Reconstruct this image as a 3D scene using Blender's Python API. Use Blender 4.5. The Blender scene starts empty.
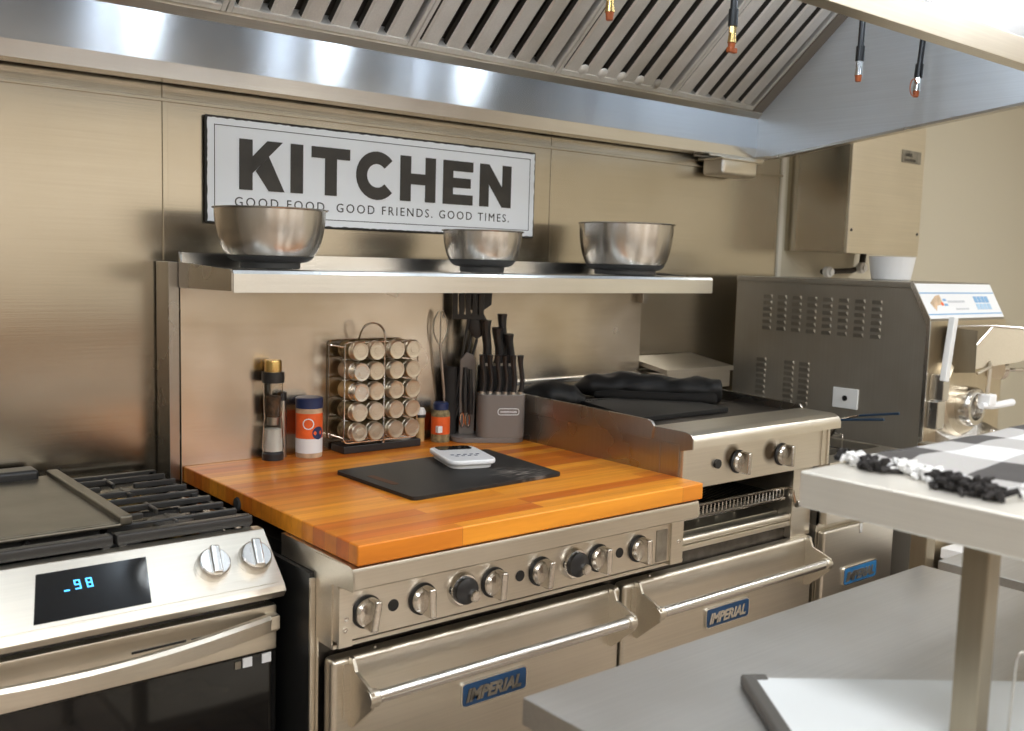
import bpy, bmesh, math, random
from mathutils import Vector, Matrix, noise
random.seed(7)
SC = bpy.context.scene
COL = SC.collection
PI = math.pi

# ------------------------------------------------------------------ helpers
def lin(r, g, b):
    f = lambda c: (c/255/12.92) if c/255 <= .04045 else ((c/255+.055)/1.055)**2.4
    return (f(r), f(g), f(b), 1)

ORG = {}
class MB:
    def __init__(s):
        s.bm = bmesh.new(); s.mi = 0
    def add(s, t, M=None, smooth=True):
        if M is not None: bmesh.ops.transform(t, matrix=M, verts=t.verts)
        for f in t.faces: f.material_index = s.mi; f.smooth = smooth
        me = bpy.data.meshes.new('t'); t.to_mesh(me); t.free()
        s.bm.from_mesh(me); bpy.data.meshes.remove(me)
    def box(s, x0, x1, y0, y1, z0, z1, bev=0, seg=2, M=None):
        t = bmesh.new(); bmesh.ops.create_cube(t, size=1)
        bmesh.ops.scale(t, vec=(x1-x0, y1-y0, z1-z0), verts=t.verts)
        bmesh.ops.translate(t, vec=((x0+x1)/2, (y0+y1)/2, (z0+z1)/2), verts=t.verts)
        if bev: bmesh.ops.bevel(t, geom=t.edges[:], offset=bev, segments=seg, profile=.5, affect='EDGES')
        s.add(t, M)
        return s
    def cyl(s, p0, p1, r0, r1=None, n=24, bev=0):
        p0, p1 = Vector(p0), Vector(p1); r1 = r0 if r1 is None else r1
        d = p1-p0; t = bmesh.new()
        bmesh.ops.create_cone(t, cap_ends=True, segments=n, radius1=r0, radius2=r1, depth=d.length)
        if bev:
            es = [e for e in t.edges if len([f for f in e.link_faces if len(f.verts) > 4]) == 1]
            bmesh.ops.bevel(t, geom=es, offset=bev, segments=2, profile=.5, affect='EDGES')
        M = Matrix.Translation((p0+p1)/2) @ d.to_track_quat('Z', 'Y').to_matrix().to_4x4()
        s.add(t, M); return s
    def lathe(s, prof, loc=(0,0,0), axis=(0,0,1), n=32, M=None):
        t = bmesh.new(); rings = []
        for r, z in prof:
            if r < 1e-6: rings.append([t.verts.new((0,0,z))])
            else: rings.append([t.verts.new((r*math.cos(2*PI*k/n), r*math.sin(2*PI*k/n), z)) for k in range(n)])
        for a, b in zip(rings, rings[1:]):
            for k in range(n):
                k2 = (k+1) % n
                if len(a) == 1 and len(b) == 1: continue
                if len(a) == 1: t.faces.new((a[0], b[k2], b[k]))
                elif len(b) == 1: t.faces.new((a[k], a[k2], b[0]))
                else: t.faces.new((a[k], a[k2], b[k2], b[k]))
        bmesh.ops.recalc_face_normals(t, faces=t.faces)
        X = Matrix.Translation(loc) @ Vector(axis).to_track_quat('Z', 'Y').to_matrix().to_4x4()
        s.add(t, X if M is None else M @ X); return s
    def tube(s, pts, r, n=8, closed=False, caps=True):
        P = [Vector(p) for p in pts]; t = bmesh.new(); rings = []; N = len(P)
        up = None
        for i, p in enumerate(P):
            if closed: d = (P[(i+1) % N]-P[i-1])
            else: d = (P[min(i+1, N-1)]-P[max(i-1, 0)])
            d.normalize()
            if up is None: up = d.orthogonal().normalized()
            up = (up-d*up.dot(d)).normalized(); w = d.cross(up)
            rr = r[i] if isinstance(r, (list, tuple)) else r
            rings.append([t.verts.new(p+rr*(math.cos(2*PI*k/n)*up+math.sin(2*PI*k/n)*w)) for k in range(n)])
        for i in range(N if closed else N-1):
            a, b = rings[i], rings[(i+1) % N]
            for k in range(n): t.faces.new((a[k], a[(k+1) % n], b[(k+1) % n], b[k]))
        if caps and not closed:
            t.faces.new(rings[0][::-1]); t.faces.new(rings[-1])
        bmesh.ops.recalc_face_normals(t, faces=t.faces)
        s.add(t); return s
    def prism(s, poly, a, b, axis='x', bev=0, M=None):
        """poly in the two other axes (x: (y,z); y: (x,z); z: (x,y)), extruded from a to b"""
        t = bmesh.new()
        mk = {'x': lambda u, v, w: (w, u, v), 'y': lambda u, v, w: (u, w, v), 'z': lambda u, v, w: (u, v, w)}[axis]
        A = [t.verts.new(mk(u, v, a)) for u, v in poly]; B = [t.verts.new(mk(u, v, b)) for u, v in poly]
        t.faces.new(A); t.faces.new(B[::-1]); n = len(poly)
        for i in range(n): t.faces.new((A[i], B[i], B[(i+1) % n], A[(i+1) % n]))
        bmesh.ops.recalc_face_normals(t, faces=t.faces)
        if bev: bmesh.ops.bevel(t, geom=t.edges[:], offset=bev, segments=2, profile=.5, affect='EDGES')
        s.add(t, M); return s
    def mesh(s, vs, fs, M=None, recalc=True):
        t = bmesh.new(); V = [t.verts.new(v) for v in vs]
        for f in fs: t.faces.new([V[i] for i in f])
        if recalc: bmesh.ops.recalc_face_normals(t, faces=t.faces)
        s.add(t, M); return s
    def grid(s, fn, nu, nv, M=None):
        t = bmesh.new()
        V = [[t.verts.new(fn(i/nu, j/nv)) for j in range(nv+1)] for i in range(nu+1)]
        for i in range(nu):
            for j in range(nv): t.faces.new((V[i][j], V[i+1][j], V[i+1][j+1], V[i][j+1]))
        s.add(t, M); return s
    def text(s, body, size, M, ext=.0006, off=0, shear=0, spacing=1, align='LEFT'):
        c = bpy.data.curves.new('txt', 'FONT'); c.body = body; c.size = size; c.extrude = ext
        c.offset = off; c.shear = shear; c.space_character = spacing; c.align_x = align; c.resolution_u = 3
        o = bpy.data.objects.new('txt', c); COL.objects.link(o)
        dg = bpy.context.evaluated_depsgraph_get(); dg.update()
        me = bpy.data.meshes.new_from_object(o.evaluated_get(dg))
        t = bmesh.new(); t.from_mesh(me)
        bpy.data.objects.remove(o); bpy.data.curves.remove(c); bpy.data.meshes.remove(me)
        s.add(t, M, smooth=False); return s
    def build(s, name, mats, parent=None, local=False, ang=32, sub=0):
        me = bpy.data.meshes.new(name)
        if parent is not None and not local:
            o0 = ORG.get(parent.name, Vector((0,0,0)))
            bmesh.ops.translate(s.bm, vec=-o0, verts=s.bm.verts)
        s.bm.normal_update()
        c = math.radians(ang)
        for e in s.bm.edges:
            if len(e.link_faces) == 2: e.smooth = e.calc_face_angle(0) < c
        s.bm.to_mesh(me); s.bm.free()
        for m in (mats if isinstance(mats, (list, tuple)) else [mats]): me.materials.append(m)
        o = bpy.data.objects.new(name, me); COL.objects.link(o)
        if parent is not None:
            o.parent = parent; ORG[o.name] = ORG.get(parent.name, Vector((0,0,0)))
        if sub:
            m = o.modifiers.new('s', 'SUBSURF'); m.levels = m.render_levels = sub
        elif len(me.polygons) < 4000:
            m = o.modifiers.new('wn', 'WEIGHTED_NORMAL'); m.keep_sharp = True; m.weight = 80
        return o

def thing(name, label, cat, loc, rz=0, group=None):
    o = bpy.data.objects.new(name, None); COL.objects.link(o)
    o.location = loc; o.rotation_euler = (0,0,rz); o.empty_display_size = .05
    ORG[o.name] = Vector(loc)
    o['label'] = label; o['category'] = cat
    if group: o['group'] = group
    return o
def tag(o, label, cat, group=None, kind=None):
    if label: o['label'] = label
    if cat: o['category'] = cat
    if group: o['group'] = group
    if kind: o['kind'] = kind
    return o
def struct(o): o['kind'] = 'structure'; return o
def recenter(o, loc):
    v = Vector(loc)
    o.data.transform(Matrix.Translation(-v)); o.location = v; return o
XZ = lambda x, y, z: Matrix.Translation((x, y, z)) @ Matrix.Rotation(PI/2, 4, 'X')   # text facing -Y

# ------------------------------------------------------------------ materials
def new(name):
    m = bpy.data.materials.new(name); m.use_nodes = True
    nt = m.node_tree; b = nt.nodes['Principled BSDF']
    return m, nt, b
def N(nt, t, **k):
    n = nt.nodes.new(t)
    for a, v in k.items():
        if a in n.inputs: n.inputs[a].default_value = v
        else: setattr(n, a, v)
    return n
def ramp(nt, src, stops):
    r = nt.nodes.new('ShaderNodeValToRGB'); e = r.color_ramp.elements
    while len(e) < len(stops): e.new(.5)
    for i, (p, c) in enumerate(stops): e[i].position = p; e[i].color = c if len(c) == 4 else (*c, 1)
    nt.links.new(src, r.inputs[0]); return r.outputs[0]
def plain(name, col, rough=.5, metal=0, bump=0, bscale=200, var=0, coat=0, spec=None):
    m, nt, b = new(name)
    b.inputs['Base Color'].default_value = col; b.inputs['Roughness'].default_value = rough
    b.inputs['Metallic'].default_value = metal; b.inputs['Coat Weight'].default_value = coat
    if spec is not None: b.inputs['Specular IOR Level'].default_value = spec
    tc = N(nt, 'ShaderNodeTexCoord')
    if var:
        n = N(nt, 'ShaderNodeTexNoise', Scale=bscale*.15, Detail=4); nt.links.new(tc.outputs['Object'], n.inputs['Vector'])
        c = Vector(col[:3])
        o = ramp(nt, n.outputs['Fac'], [(.3, tuple(c*(1-var))), (.7, tuple(c*(1+var)))])
        nt.links.new(o, b.inputs['Base Color'])
    if bump:
        n = N(nt, 'ShaderNodeTexNoise', Scale=bscale, Detail=3); nt.links.new(tc.outputs['Object'], n.inputs['Vector'])
        bp = N(nt, 'ShaderNodeBump', Strength=bump, Distance=.001); nt.links.new(n.outputs['Fac'], bp.inputs['Height'])
        nt.links.new(bp.outputs[0], b.inputs['Normal'])
    return m
def steel(name, col=(.60,.575,.53), rough=.27, grain='x', aniso=0, bump=.12, smudge=.06, wave=0, stretch=None, metal=1):
    m, nt, b = new(name)
    b.inputs['Metallic'].default_value = metal
    tc = N(nt, 'ShaderNodeTexCoord'); mp = N(nt, 'ShaderNodeMapping')
    sc = {'x': (3, 260, 260), 'z': (260, 260, 3), 'y': (260, 3, 260)}[grain]
    mp.inputs['Scale'].default_value = sc
    nt.links.new(tc.outputs['Object'], mp.inputs['Vector'])
    n = N(nt, 'ShaderNodeTexNoise', Scale=1.0, Detail=3); nt.links.new(mp.outputs[0], n.inputs['Vector'])
    n2 = N(nt, 'ShaderNodeTexNoise', Scale=3.0, Detail=3, Roughness=.6); nt.links.new(tc.outputs['Object'], n2.inputs['Vector'])
    c = Vector(col)
    o1 = ramp(nt, n.outputs['Fac'], [(.25, tuple(c*.95)), (.75, tuple(c*1.04))])
    o2 = ramp(nt, n2.outputs['Fac'], [(.35, (1-smudge, 1-smudge*1.1, 1-smudge*1.3)), (.65, (1,1,1))])
    mx = N(nt, 'ShaderNodeMix', data_type='RGBA', blend_type='MULTIPLY'); mx.inputs[0].default_value = 1
    nt.links.new(o1, mx.inputs[6]); nt.links.new(o2, mx.inputs[7]); nt.links.new(mx.outputs[2], b.inputs['Base Color'])
    mr = N(nt, 'ShaderNodeMapRange'); mr.inputs['To Min'].default_value = rough-.04; mr.inputs['To Max'].default_value = rough+.07
    nt.links.new(n2.outputs['Fac'], mr.inputs['Value']); nt.links.new(mr.outputs[0], b.inputs['Roughness'])
    bp = N(nt, 'ShaderNodeBump', Strength=bump, Distance=.0006); nt.links.new(n.outputs['Fac'], bp.inputs['Height'])
    if wave:
        w = N(nt, 'ShaderNodeTexNoise', Scale=2.2, Detail=1); nt.links.new(tc.outputs['Object'], w.inputs['Vector'])
        bw = N(nt, 'ShaderNodeBump', Strength=wave, Distance=.02); nt.links.new(w.outputs['Fac'], bw.inputs['Height'])
        nt.links.new(bw.outputs[0], bp.inputs['Normal'])
    nt.links.new(bp.outputs[0], b.inputs['Normal'])
    if aniso:
        b.inputs['Anisotropic'].default_value = aniso
        cx = N(nt, 'ShaderNodeCombineXYZ')
        cx.inputs[0].default_value, cx.inputs[1].default_value, cx.inputs[2].default_value = {'x': (1,0,0), 'z': (0,0,1), 'y': (0,1,0)}[stretch or grain]
        nt.links.new(cx.outputs[0], b.inputs['Tangent'])
    return m

M = {}
M['steel'] = steel('steel')
M['steel_front'] = steel('steel_front', (.76,.71,.62), .33, 'x')
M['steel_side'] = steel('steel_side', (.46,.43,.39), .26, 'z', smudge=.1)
M['steel_wall'] = steel('steel_wall', (.53,.48,.395), .22, 'x', aniso=.6, wave=.12, smudge=.08)
M['steel_guard'] = steel('steel_guard', (.78,.70,.60), .24, 'x', aniso=.6, stretch='z', smudge=.3)
M['steel_hood'] = steel('steel_hood', (.55,.57,.60), .2, 'x', aniso=.9, stretch='z')
M['steel_hood_end'] = steel('steel_hood_end', (.80,.85,.90), .42, 'y', wave=.3, metal=.7)
M['steel_baffle'] = steel('steel_baffle', (.86,.83,.78), .5, 'y', smudge=.25, metal=.55)
M['steel_table'] = steel('steel_table', (.70,.69,.67), .42, 'x', smudge=.1)
M['steel_bright'] = steel('steel_bright', (.8,.79,.77), .22, 'x', bump=.05)
M['steel_bowl'] = steel('steel_bowl', (.62,.58,.53), .24, 'z', bump=.05)
def spun(m):
    nt = m.node_tree; b = nt.nodes['Principled BSDF']
    tg = nt.nodes.new('ShaderNodeTangent'); tg.direction_type = 'RADIAL'; tg.axis = 'Z'
    nt.links.new(tg.outputs[0], b.inputs['Tangent']); b.inputs['Anisotropic'].default_value = .75; b.inputs['Anisotropic Rotation'].default_value = .25
spun(M['steel_bowl'])
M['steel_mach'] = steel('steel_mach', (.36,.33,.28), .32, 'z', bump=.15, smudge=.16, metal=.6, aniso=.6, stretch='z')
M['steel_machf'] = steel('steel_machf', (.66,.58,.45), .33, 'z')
M['steel_cap'] = steel('steel_cap', (.72,.66,.55), .3, 'x', bump=.05)
M['chrome'] = plain('chrome', (.82,.8,.77,1), .12, 1)
M['chrome_worn'] = plain('chrome_worn', (.72,.69,.64,1), .2, 1, bump=.5, bscale=90)
M['black_iron'] = plain('black_iron', (.022,.021,.02,1), .42, 0, bump=.4, bscale=300, spec=.6)
M['black'] = plain('black', (.012,.012,.012,1), .4, bump=.1)
M['black_matte'] = plain('black_matte', (.018,.017,.016,1), .75)
M['black_glass'] = plain('black_glass', (.006,.006,.006,1), .06)
M['black_plastic'] = plain('black_plastic', (.02,.02,.021,1), .35, bump=.1)
M['dark_steel'] = plain('dark_steel', (.10,.09,.08,1), .38, 1, bump=.2, var=.3)
M['baffle_slot_shade'] = plain('baffle_slot_shade', (.055,.048,.04,1), .6)
M['brown_steel'] = plain('brown_steel', (.26,.215,.17,1), .45, .6)
M['griddle_top'] = plain('griddle_top', (.06,.05,.042,1), .34, .7, bump=.2, bscale=50, var=.5)
M['griddle_plate'] = plain('griddle_plate', (.16,.145,.115,1), .4, .8, bump=.2, bscale=60, var=.18)
M['white_plastic'] = plain('white_plastic', (.78,.79,.78,1), .35, bump=.02)
M['white_enamel'] = plain('white_enamel', (.86,.87,.88,1), .28)
M['grey_plastic'] = plain('grey_plastic', (.19,.17,.155,1), .3, bump=.03)
M['ink'] = plain('ink', lin(52, 46, 38), .45, var=.15)
M['rust_black'] = plain('rust_black', (.03,.025,.02,1), .7, bump=.4, bscale=120)
M['blue_badge'] = plain('blue_badge', (.012,.065,.17,1), .35, var=.15)
M['badge_metal'] = plain('badge_metal', (.75,.74,.7,1), .25, 1)
M['badge_dull'] = plain('badge_dull', (.30,.28,.24,1), .35, .8, var=.3)
M['brass'] = plain('brass', (.75,.52,.2,1), .25, 1)
M['orange_plastic'] = plain('orange_plastic', (.42,.10,.025,1), .4)
M['orange_label'] = plain('orange_label', (.82,.13,.025,1), .4, var=.15)
M['navy'] = plain('navy', (.02,.035,.11,1), .35)
M['label_blue'] = plain('label_blue', (.22,.42,.66,1), .4)
M['label_white'] = plain('label_white', (.80,.82,.84,1), .4)
M['tan'] = plain('tan', (.55,.40,.26,1), .5, var=.3)
M['beige'] = plain('beige_paint', (.58,.535,.42,1), .7, bump=.15, bscale=90)
M['beige_front'] = plain('beige_paint_front', (.72,.655,.55,1), .8, bump=.1)
M['pale_trim'] = plain('pale_trim', (.74,.70,.60,1), .4)
M['ceiling'] = plain('ceiling_tile', (.78,.77,.74,1), .85, bump=.3, bscale=120)
M['blue_handle'] = plain('blue_handle', (.012,.035,.07,1), .4)
M['pepper'] = plain('pepper', (.10,.055,.03,1), .8, bump=.9, bscale=500, var=.7)
M['salt'] = plain('salt', (.85,.83,.79,1), .8, bump=.5, bscale=900)
M['herb'] = plain('herb', (.25,.20,.10,1), .8, bump=.6, bscale=600, var=.6)
M['yellow_spice'] = plain('yellow_spice', (.65,.45,.2,1), .7, var=.2)

def glass(name, col=(1,1,1,1), rough=.03):
    m, nt, b = new(name)
    b.inputs['Base Color'].default_value = col; b.inputs['Roughness'].default_value = rough
    b.inputs['Transmission Weight'].default_value = 1; b.inputs['IOR'].default_value = 1.35
    return m
M['glass'] = glass('glass', (.93,.93,.9,1))

def emit(name, col, s):
    m, nt, b = new(name)
    b.inputs['Base Color'].default_value = (0,0,0,1); b.inputs['Emission Color'].default_value = col; b.inputs['Emission Strength'].default_value = s
    return m
M['led'] = emit('led_blue', (.08,.5,1,1), 3)
M['lamp'] = emit('lamp_panel', (.95,.98,1,1), 5)
M['daylight'] = emit('daylight', (.82,.91,1,1), 7)

def wood():
    m, nt, b = new('butcher_block_wood')
    tc = N(nt, 'ShaderNodeTexCoord')
    br = N(nt, 'ShaderNodeTexBrick'); br.offset = .37; br.offset_frequency = 3
    for k, v in {'Scale': 1, 'Brick Width': .62, 'Row Height': .043, 'Mortar Size': .0004, 'Mortar Smooth': .3, 'Bias': -.1}.items(): br.inputs[k].default_value = v
    br.inputs['Color1'].default_value = (.60,.15,.010,1); br.inputs['Color2'].default_value = (.92,.38,.035,1); br.inputs['Mortar'].default_value = (.35,.1,.02,1)
    nt.links.new(tc.outputs['Object'], br.inputs['Vector'])
    mp = N(nt, 'ShaderNodeMapping'); mp.inputs['Scale'].default_value = (2.2, 42, 20); nt.links.new(tc.outputs['Object'], mp.inputs['Vector'])
    n = N(nt, 'ShaderNodeTexNoise', Scale=1.0, Detail=5, Roughness=.6); nt.links.new(mp.outputs[0], n.inputs['Vector'])
    g = ramp(nt, n.outputs['Fac'], [(.3, (.72,.62,.5)), (.7, (1.08,1.08,1.05))])
    mx = N(nt, 'ShaderNodeMix', data_type='RGBA', blend_type='MULTIPLY'); mx.inputs[0].default_value = .9
    nt.links.new(br.outputs['Color'], mx.inputs[6]); nt.links.new(g, mx.inputs[7])
    nt.links.new(mx.outputs[2], b.inputs['Base Color'])
    b.inputs['Roughness'].default_value = .42; b.inputs['Coat Weight'].default_value = .15; b.inputs['Coat Roughness'].default_value = .2; b.inputs['Specular IOR Level'].default_value = .35
    bp = N(nt, 'ShaderNodeBump', Strength=.08, Distance=.001); nt.links.new(n.outputs['Fac'], bp.inputs['Height']); nt.links.new(bp.outputs[0], b.inputs['Normal'])
    return m
M['wood'] = wood()

def plaid():
    m, nt, b = new('towel_plaid')
    tc = N(nt, 'ShaderNodeTexCoord'); sp = N(nt, 'ShaderNodeSeparateXYZ'); nt.links.new(tc.outputs['Object'], sp.inputs[0])
    def stripe(out, off, per):
        a = N(nt, 'ShaderNodeMath', operation='ADD'); a.inputs[1].default_value = off; nt.links.new(out, a.inputs[0])
        d = N(nt, 'ShaderNodeMath', operation='DIVIDE'); d.inputs[1].default_value = per; nt.links.new(a.outputs[0], d.inputs[0])
        f = N(nt, 'ShaderNodeMath', operation='FRACT'); nt.links.new(d.outputs[0], f.inputs[0])
        l = N(nt, 'ShaderNodeMath', operation='LESS_THAN'); l.inputs[1].default_value = .5; nt.links.new(f.outputs[0], l.inputs[0])
        return l.outputs[0]
    sx = stripe(sp.outputs[0], 1.9-.03, .19); sy = stripe(sp.outputs[1], 1.6+.085, .16)
    ad = N(nt, 'ShaderNodeMath', operation='ADD'); nt.links.new(sx, ad.inputs[0]); nt.links.new(sy, ad.inputs[1])
    dv = N(nt, 'ShaderNodeMath', operation='MULTIPLY'); dv.inputs[1].default_value = .5; nt.links.new(ad.outputs[0], dv.inputs[0])
    c = ramp(nt, dv.outputs[0], [(0, (.66,.67,.68)), (.5, (.42,.41,.40)), (1, (.075,.07,.068))])
    n = N(nt, 'ShaderNodeTexNoise', Scale=700, Detail=2); nt.links.new(tc.outputs['Object'], n.inputs['Vector'])
    mx = N(nt, 'ShaderNodeMix', data_type='RGBA', blend_type='OVERLAY'); mx.inputs[0].default_value = .25
    nt.links.new(c, mx.inputs[6]); nt.links.new(n.outputs['Color'], mx.inputs[7]); nt.links.new(mx.outputs[2], b.inputs['Base Color'])
    b.inputs['Roughness'].default_value = .95
    bp = N(nt, 'ShaderNodeBump', Strength=.6, Distance=.002); nt.links.new(n.outputs['Fac'], bp.inputs['Height']); nt.links.new(bp.outputs[0], b.inputs['Normal'])
    return m
M['plaid'] = plaid()
M['yarn_black'] = plain('yarn_black', (.03,.027,.026,1), .95, bump=1, bscale=400, var=.5)
M['yarn_white'] = plain('yarn_white', (.78,.78,.77,1), .95, bump=1, bscale=400)
M['cloth_black'] = plain('cloth_black', (.014,.013,.012,1), .9, bump=.6, bscale=250, spec=.15)
M['leather_black'] = plain('leather_black', (.012,.0115,.011,1), .55, bump=.3, bscale=120, spec=.25)

def board_mat():
    m, nt, b = new('board_black')
    tc = N(nt, 'ShaderNodeTexCoord')
    mp = N(nt, 'ShaderNodeMapping'); mp.inputs['Scale'].default_value = (30, 190, 30); mp.inputs['Rotation'].default_value = (0,0,.5); nt.links.new(tc.outputs['Object'], mp.inputs['Vector'])
    n = N(nt, 'ShaderNodeTexNoise', Scale=1, Detail=4); nt.links.new(mp.outputs[0], n.inputs['Vector'])
    gr = N(nt, 'ShaderNodeVectorMath', operation='DISTANCE'); gr.inputs[1].default_value = (.125,-.095,.0); nt.links.new(tc.outputs['Object'], gr.inputs[0])
    near = ramp(nt, gr.outputs['Value'], [(.02, (1,1,1)), (.085, (0,0,0))])
    th = ramp(nt, n.outputs['Fac'], [(.5, (0,0,0)), (.64, (1,1,1))])
    mu = N(nt, 'ShaderNodeMix', data_type='RGBA', blend_type='MULTIPLY'); mu.inputs[0].default_value = 1
    nt.links.new(near, mu.inputs[6]); nt.links.new(th, mu.inputs[7])
    mx = N(nt, 'ShaderNodeMix', data_type='RGBA'); nt.links.new(mu.outputs[2], mx.inputs[0])
    mx.inputs[6].default_value = (.022,.021,.02,1); mx.inputs[7].default_value = (.30,.27,.24,1)
    nt.links.new(mx.outputs[2], b.inputs['Base Color']); b.inputs['Roughness'].default_value = .5; b.inputs['Specular IOR Level'].default_value = .28
    n3 = N(nt, 'ShaderNodeTexNoise', Scale=400); nt.links.new(tc.outputs['Object'], n3.inputs['Vector'])
    bp = N(nt, 'ShaderNodeBump', Strength=.25, Distance=.001); nt.links.new(n3.outputs['Fac'], bp.inputs['Height']); nt.links.new(bp.outputs[0], b.inputs['Normal'])
    return m
M['board_black'] = board_mat()

def burnt():   # steel panel with two heat stains around the griddle knobs
    m = steel('steel_burnt', (.76,.71,.62), .33, 'x'); nt = m.node_tree; b = nt.nodes['Principled BSDF']
    src = b.inputs['Base Color'].links[0].from_socket
    tc = N(nt, 'ShaderNodeTexCoord'); prev = src
    for p in ((.343, -.408, .992), (.500, -.408, .988)):
        d = N(nt, 'ShaderNodeVectorMath', operation='DISTANCE'); d.inputs[1].default_value = p; nt.links.new(tc.outputs['Object'], d.inputs[0])
        f = ramp(nt, d.outputs['Value'], [(.020, (.16,.13,.10)), (.034, (1,1,1))])
        mx = N(nt, 'ShaderNodeMix', data_type='RGBA', blend_type='MULTIPLY'); mx.inputs[0].default_value = 1
        nt.links.new(prev, mx.inputs[6]); nt.links.new(f, mx.inputs[7]); prev = mx.outputs[2]
    nt.links.new(prev, b.inputs['Base Color']); return m
M['steel_burnt'] = burnt()

def floor_mat():
    m, nt, b = new('floor_quarry_tile')
    tc = N(nt, 'ShaderNodeTexCoord'); br = N(nt, 'ShaderNodeTexBrick'); br.offset = 0
    for k, v in {'Scale': 1, 'Brick Width': .15, 'Row Height': .15, 'Mortar Size': .004}.items(): br.inputs[k].default_value = v
    br.inputs['Color1'].default_value = (.40,.32,.25,1); br.inputs['Color2'].default_value = (.45,.37,.29,1); br.inputs['Mortar'].default_value = (.12,.11,.1,1)
    nt.links.new(tc.outputs['Object'], br.inputs['Vector']); nt.links.new(br.outputs['Color'], b.inputs['Base Color']); b.inputs['Roughness'].default_value = .5
    return m

# ------------------------------------------------------------------ camera
def cam():
    y, p, r = math.radians(39.6422), math.radians(-6.04197), math.radians(1.66334)
    fwd = Vector((math.sin(y)*math.cos(p), math.cos(y)*math.cos(p), math.sin(p)))
    right = Vector((math.cos(y), -math.sin(y), 0)); up = right.cross(fwd)
    r2 = math.cos(r)*right+math.sin(r)*up; u2 = -math.sin(r)*right+math.cos(r)*up
    c = bpy.data.cameras.new('camera'); o = bpy.data.objects.new('camera', c); COL.objects.link(o)
    Mx = Matrix((r2, u2, -fwd)).transposed().to_4x4(); Mx.translation = (-.8772, -2.3418, 1.4584)
    o.matrix_world = Mx
    c.sensor_width = 36; c.lens = 1005.85/1024*36; c.clip_start = .05
    c.dof.use_dof = True; c.dof.focus_distance = 2.25; c.dof.aperture_fstop = 4.5
    SC.camera = o
cam()

# ------------------------------------------------------------------ room
WX0, WX1, WY = -3.2, 4.9, -5.0
CZ = 2.75
struct(MB().box(WX0, WX1, WY, 0, -.05, 0).build('floor', floor_mat()))
struct(MB().box(WX0, WX1, WY, 0, CZ, CZ+.05).build('ceiling', M['ceiling']))
struct(MB().box(WX0, WX1, 0, .1, -.05, CZ+.05).build('wall_back', M['beige']))
struct(MB().box(WX1, WX1+.1, WY, .1, -.05, CZ+.05).build('wall_right', M['beige']))
struct(MB().box(WX0-.1, WX0, WY, .1, -.05, CZ+.05).build('wall_left', plain('wall_left_paint', (.30,.27,.22,1), .8)))
struct(MB().box(WX0, WX1, WY-.1, WY, -.05, CZ+.05).build('wall_front', M['beige_front']))
# stainless cladding on the back wall, with joint strips
k = 1
for a, b in ((-2.9, -1.22), (-1.218, -.001), (.001, 1.192), (1.194, 2.365)):
    struct(MB().box(a, b, -.004, -.0005, .02, 2.3).build('trim_%d' % k, M['steel_wall'])); k += 1
for x, w, d in ((-1.219, .012, .007), (0, .012, .008), (1.193, .006, .006)):
    struct(MB().box(x-w/2, x+w/2, -d, -.004, .02, 2.3, .001).build('trim_%d' % k, M['steel_wall'])); k += 1
struct(MB().box(2.352, 2.375, -.012, -.0005, .02, 2.3, .002).build('trim_%d' % k, M['pale_trim'])); k += 1
struct(MB().box(-2.9, 2.36, -.012, -.004, 1.795, 1.803, .001).build('trim_%d' % k, M['steel_wall'])); k += 1
# unseen bands added behind the camera for steel reflections: dark, wood-orange, pale
for z0_, z1_, m_ in ((0, .58, plain('reflection_band_dark', (.05,.045,.04,1), .6)), (.58, .92, plain('reflection_band_orange', (.36,.17,.07,1), .5)), (.92, 1.0, M['pale_trim'])):
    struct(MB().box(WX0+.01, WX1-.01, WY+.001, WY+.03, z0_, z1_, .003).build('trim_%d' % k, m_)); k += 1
# ceiling light panels
LP = [(-1.9,-1.9), (-.1,-1.9), (1.7,-1.9), (3.5,-1.9), (-1.9,-4.0), (-.1,-4.0), (1.7,-4.0), (3.5,-4.0)]
for i, (x, y) in enumerate(LP):
    t = thing('ceiling_light', 'flat white fluorescent panel set in the kitchen ceiling', 'ceiling light', (x, y, CZ), 0, 'ceiling light panels')
    MB().box(x-.33, x+.33, y-.63, y+.63, CZ-.02, CZ-.001, .003).build('frame', M['white_enamel'], t)
    MB().box(x-.28, x+.28, y-.58, y+.58, CZ-.024, CZ-.019).build('diffuser', M['lamp'], t)

# ------------------------------------------------------------------ exhaust hood
HX0, HX1, HF = -1.6, 2.07, -1.2
hood = thing('exhaust_hood', 'large stainless steel exhaust canopy hood with baffle filters above the ranges', 'range hood', (.5, -.6, 1.84))
MB().box(HX0, HX1, -.1, -.094, 1.868, 2.02).build('back_panel', M['steel_hood'], hood)
MB().prism([(-.1,1.872), (-.094,1.872), (-.082,1.838), (-.03,1.838), (-.03,1.834), (-.09,1.834)], HX0, HX1+.03, 'x').build('bottom_lip', M['steel_bright'], hood)
MB().box(HX0, HX1, -.045, -.03, 1.838, 2.6).build('rear_panel', M['steel_wall'], hood)
def endp(x0, x1):
    m = MB(); m.prism([(-.03,1.838), (-.17,1.838), (HF,1.962), (HF,2.35), (-.6,2.6), (-.03,2.6)], x0, x1, 'x')
    return m
endp(HX1, HX1+.006).build('end_panel', M['steel_hood_end'], hood)
MB().prism([(-.09,1.832), (-.17,1.832), (HF,1.954), (HF,1.962), (-.17,1.84), (-.09,1.84)], HX1-.004, HX1+.03, 'x').build('end_lip', M['steel'], hood)
endp(HX0-.006, HX0).build('end_panel', M['steel_hood_end'], hood)
MB().box(HX0, HX1+.03, HF-.012, HF, 1.962, 2.36, .002).build('front_panel', M['steel_hood'], hood)
MB().box(HX0, HX1+.03, HF-.022, HF+.02, 1.950, 2.010, .002).build('front_lip', M['steel_front'], hood)
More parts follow.
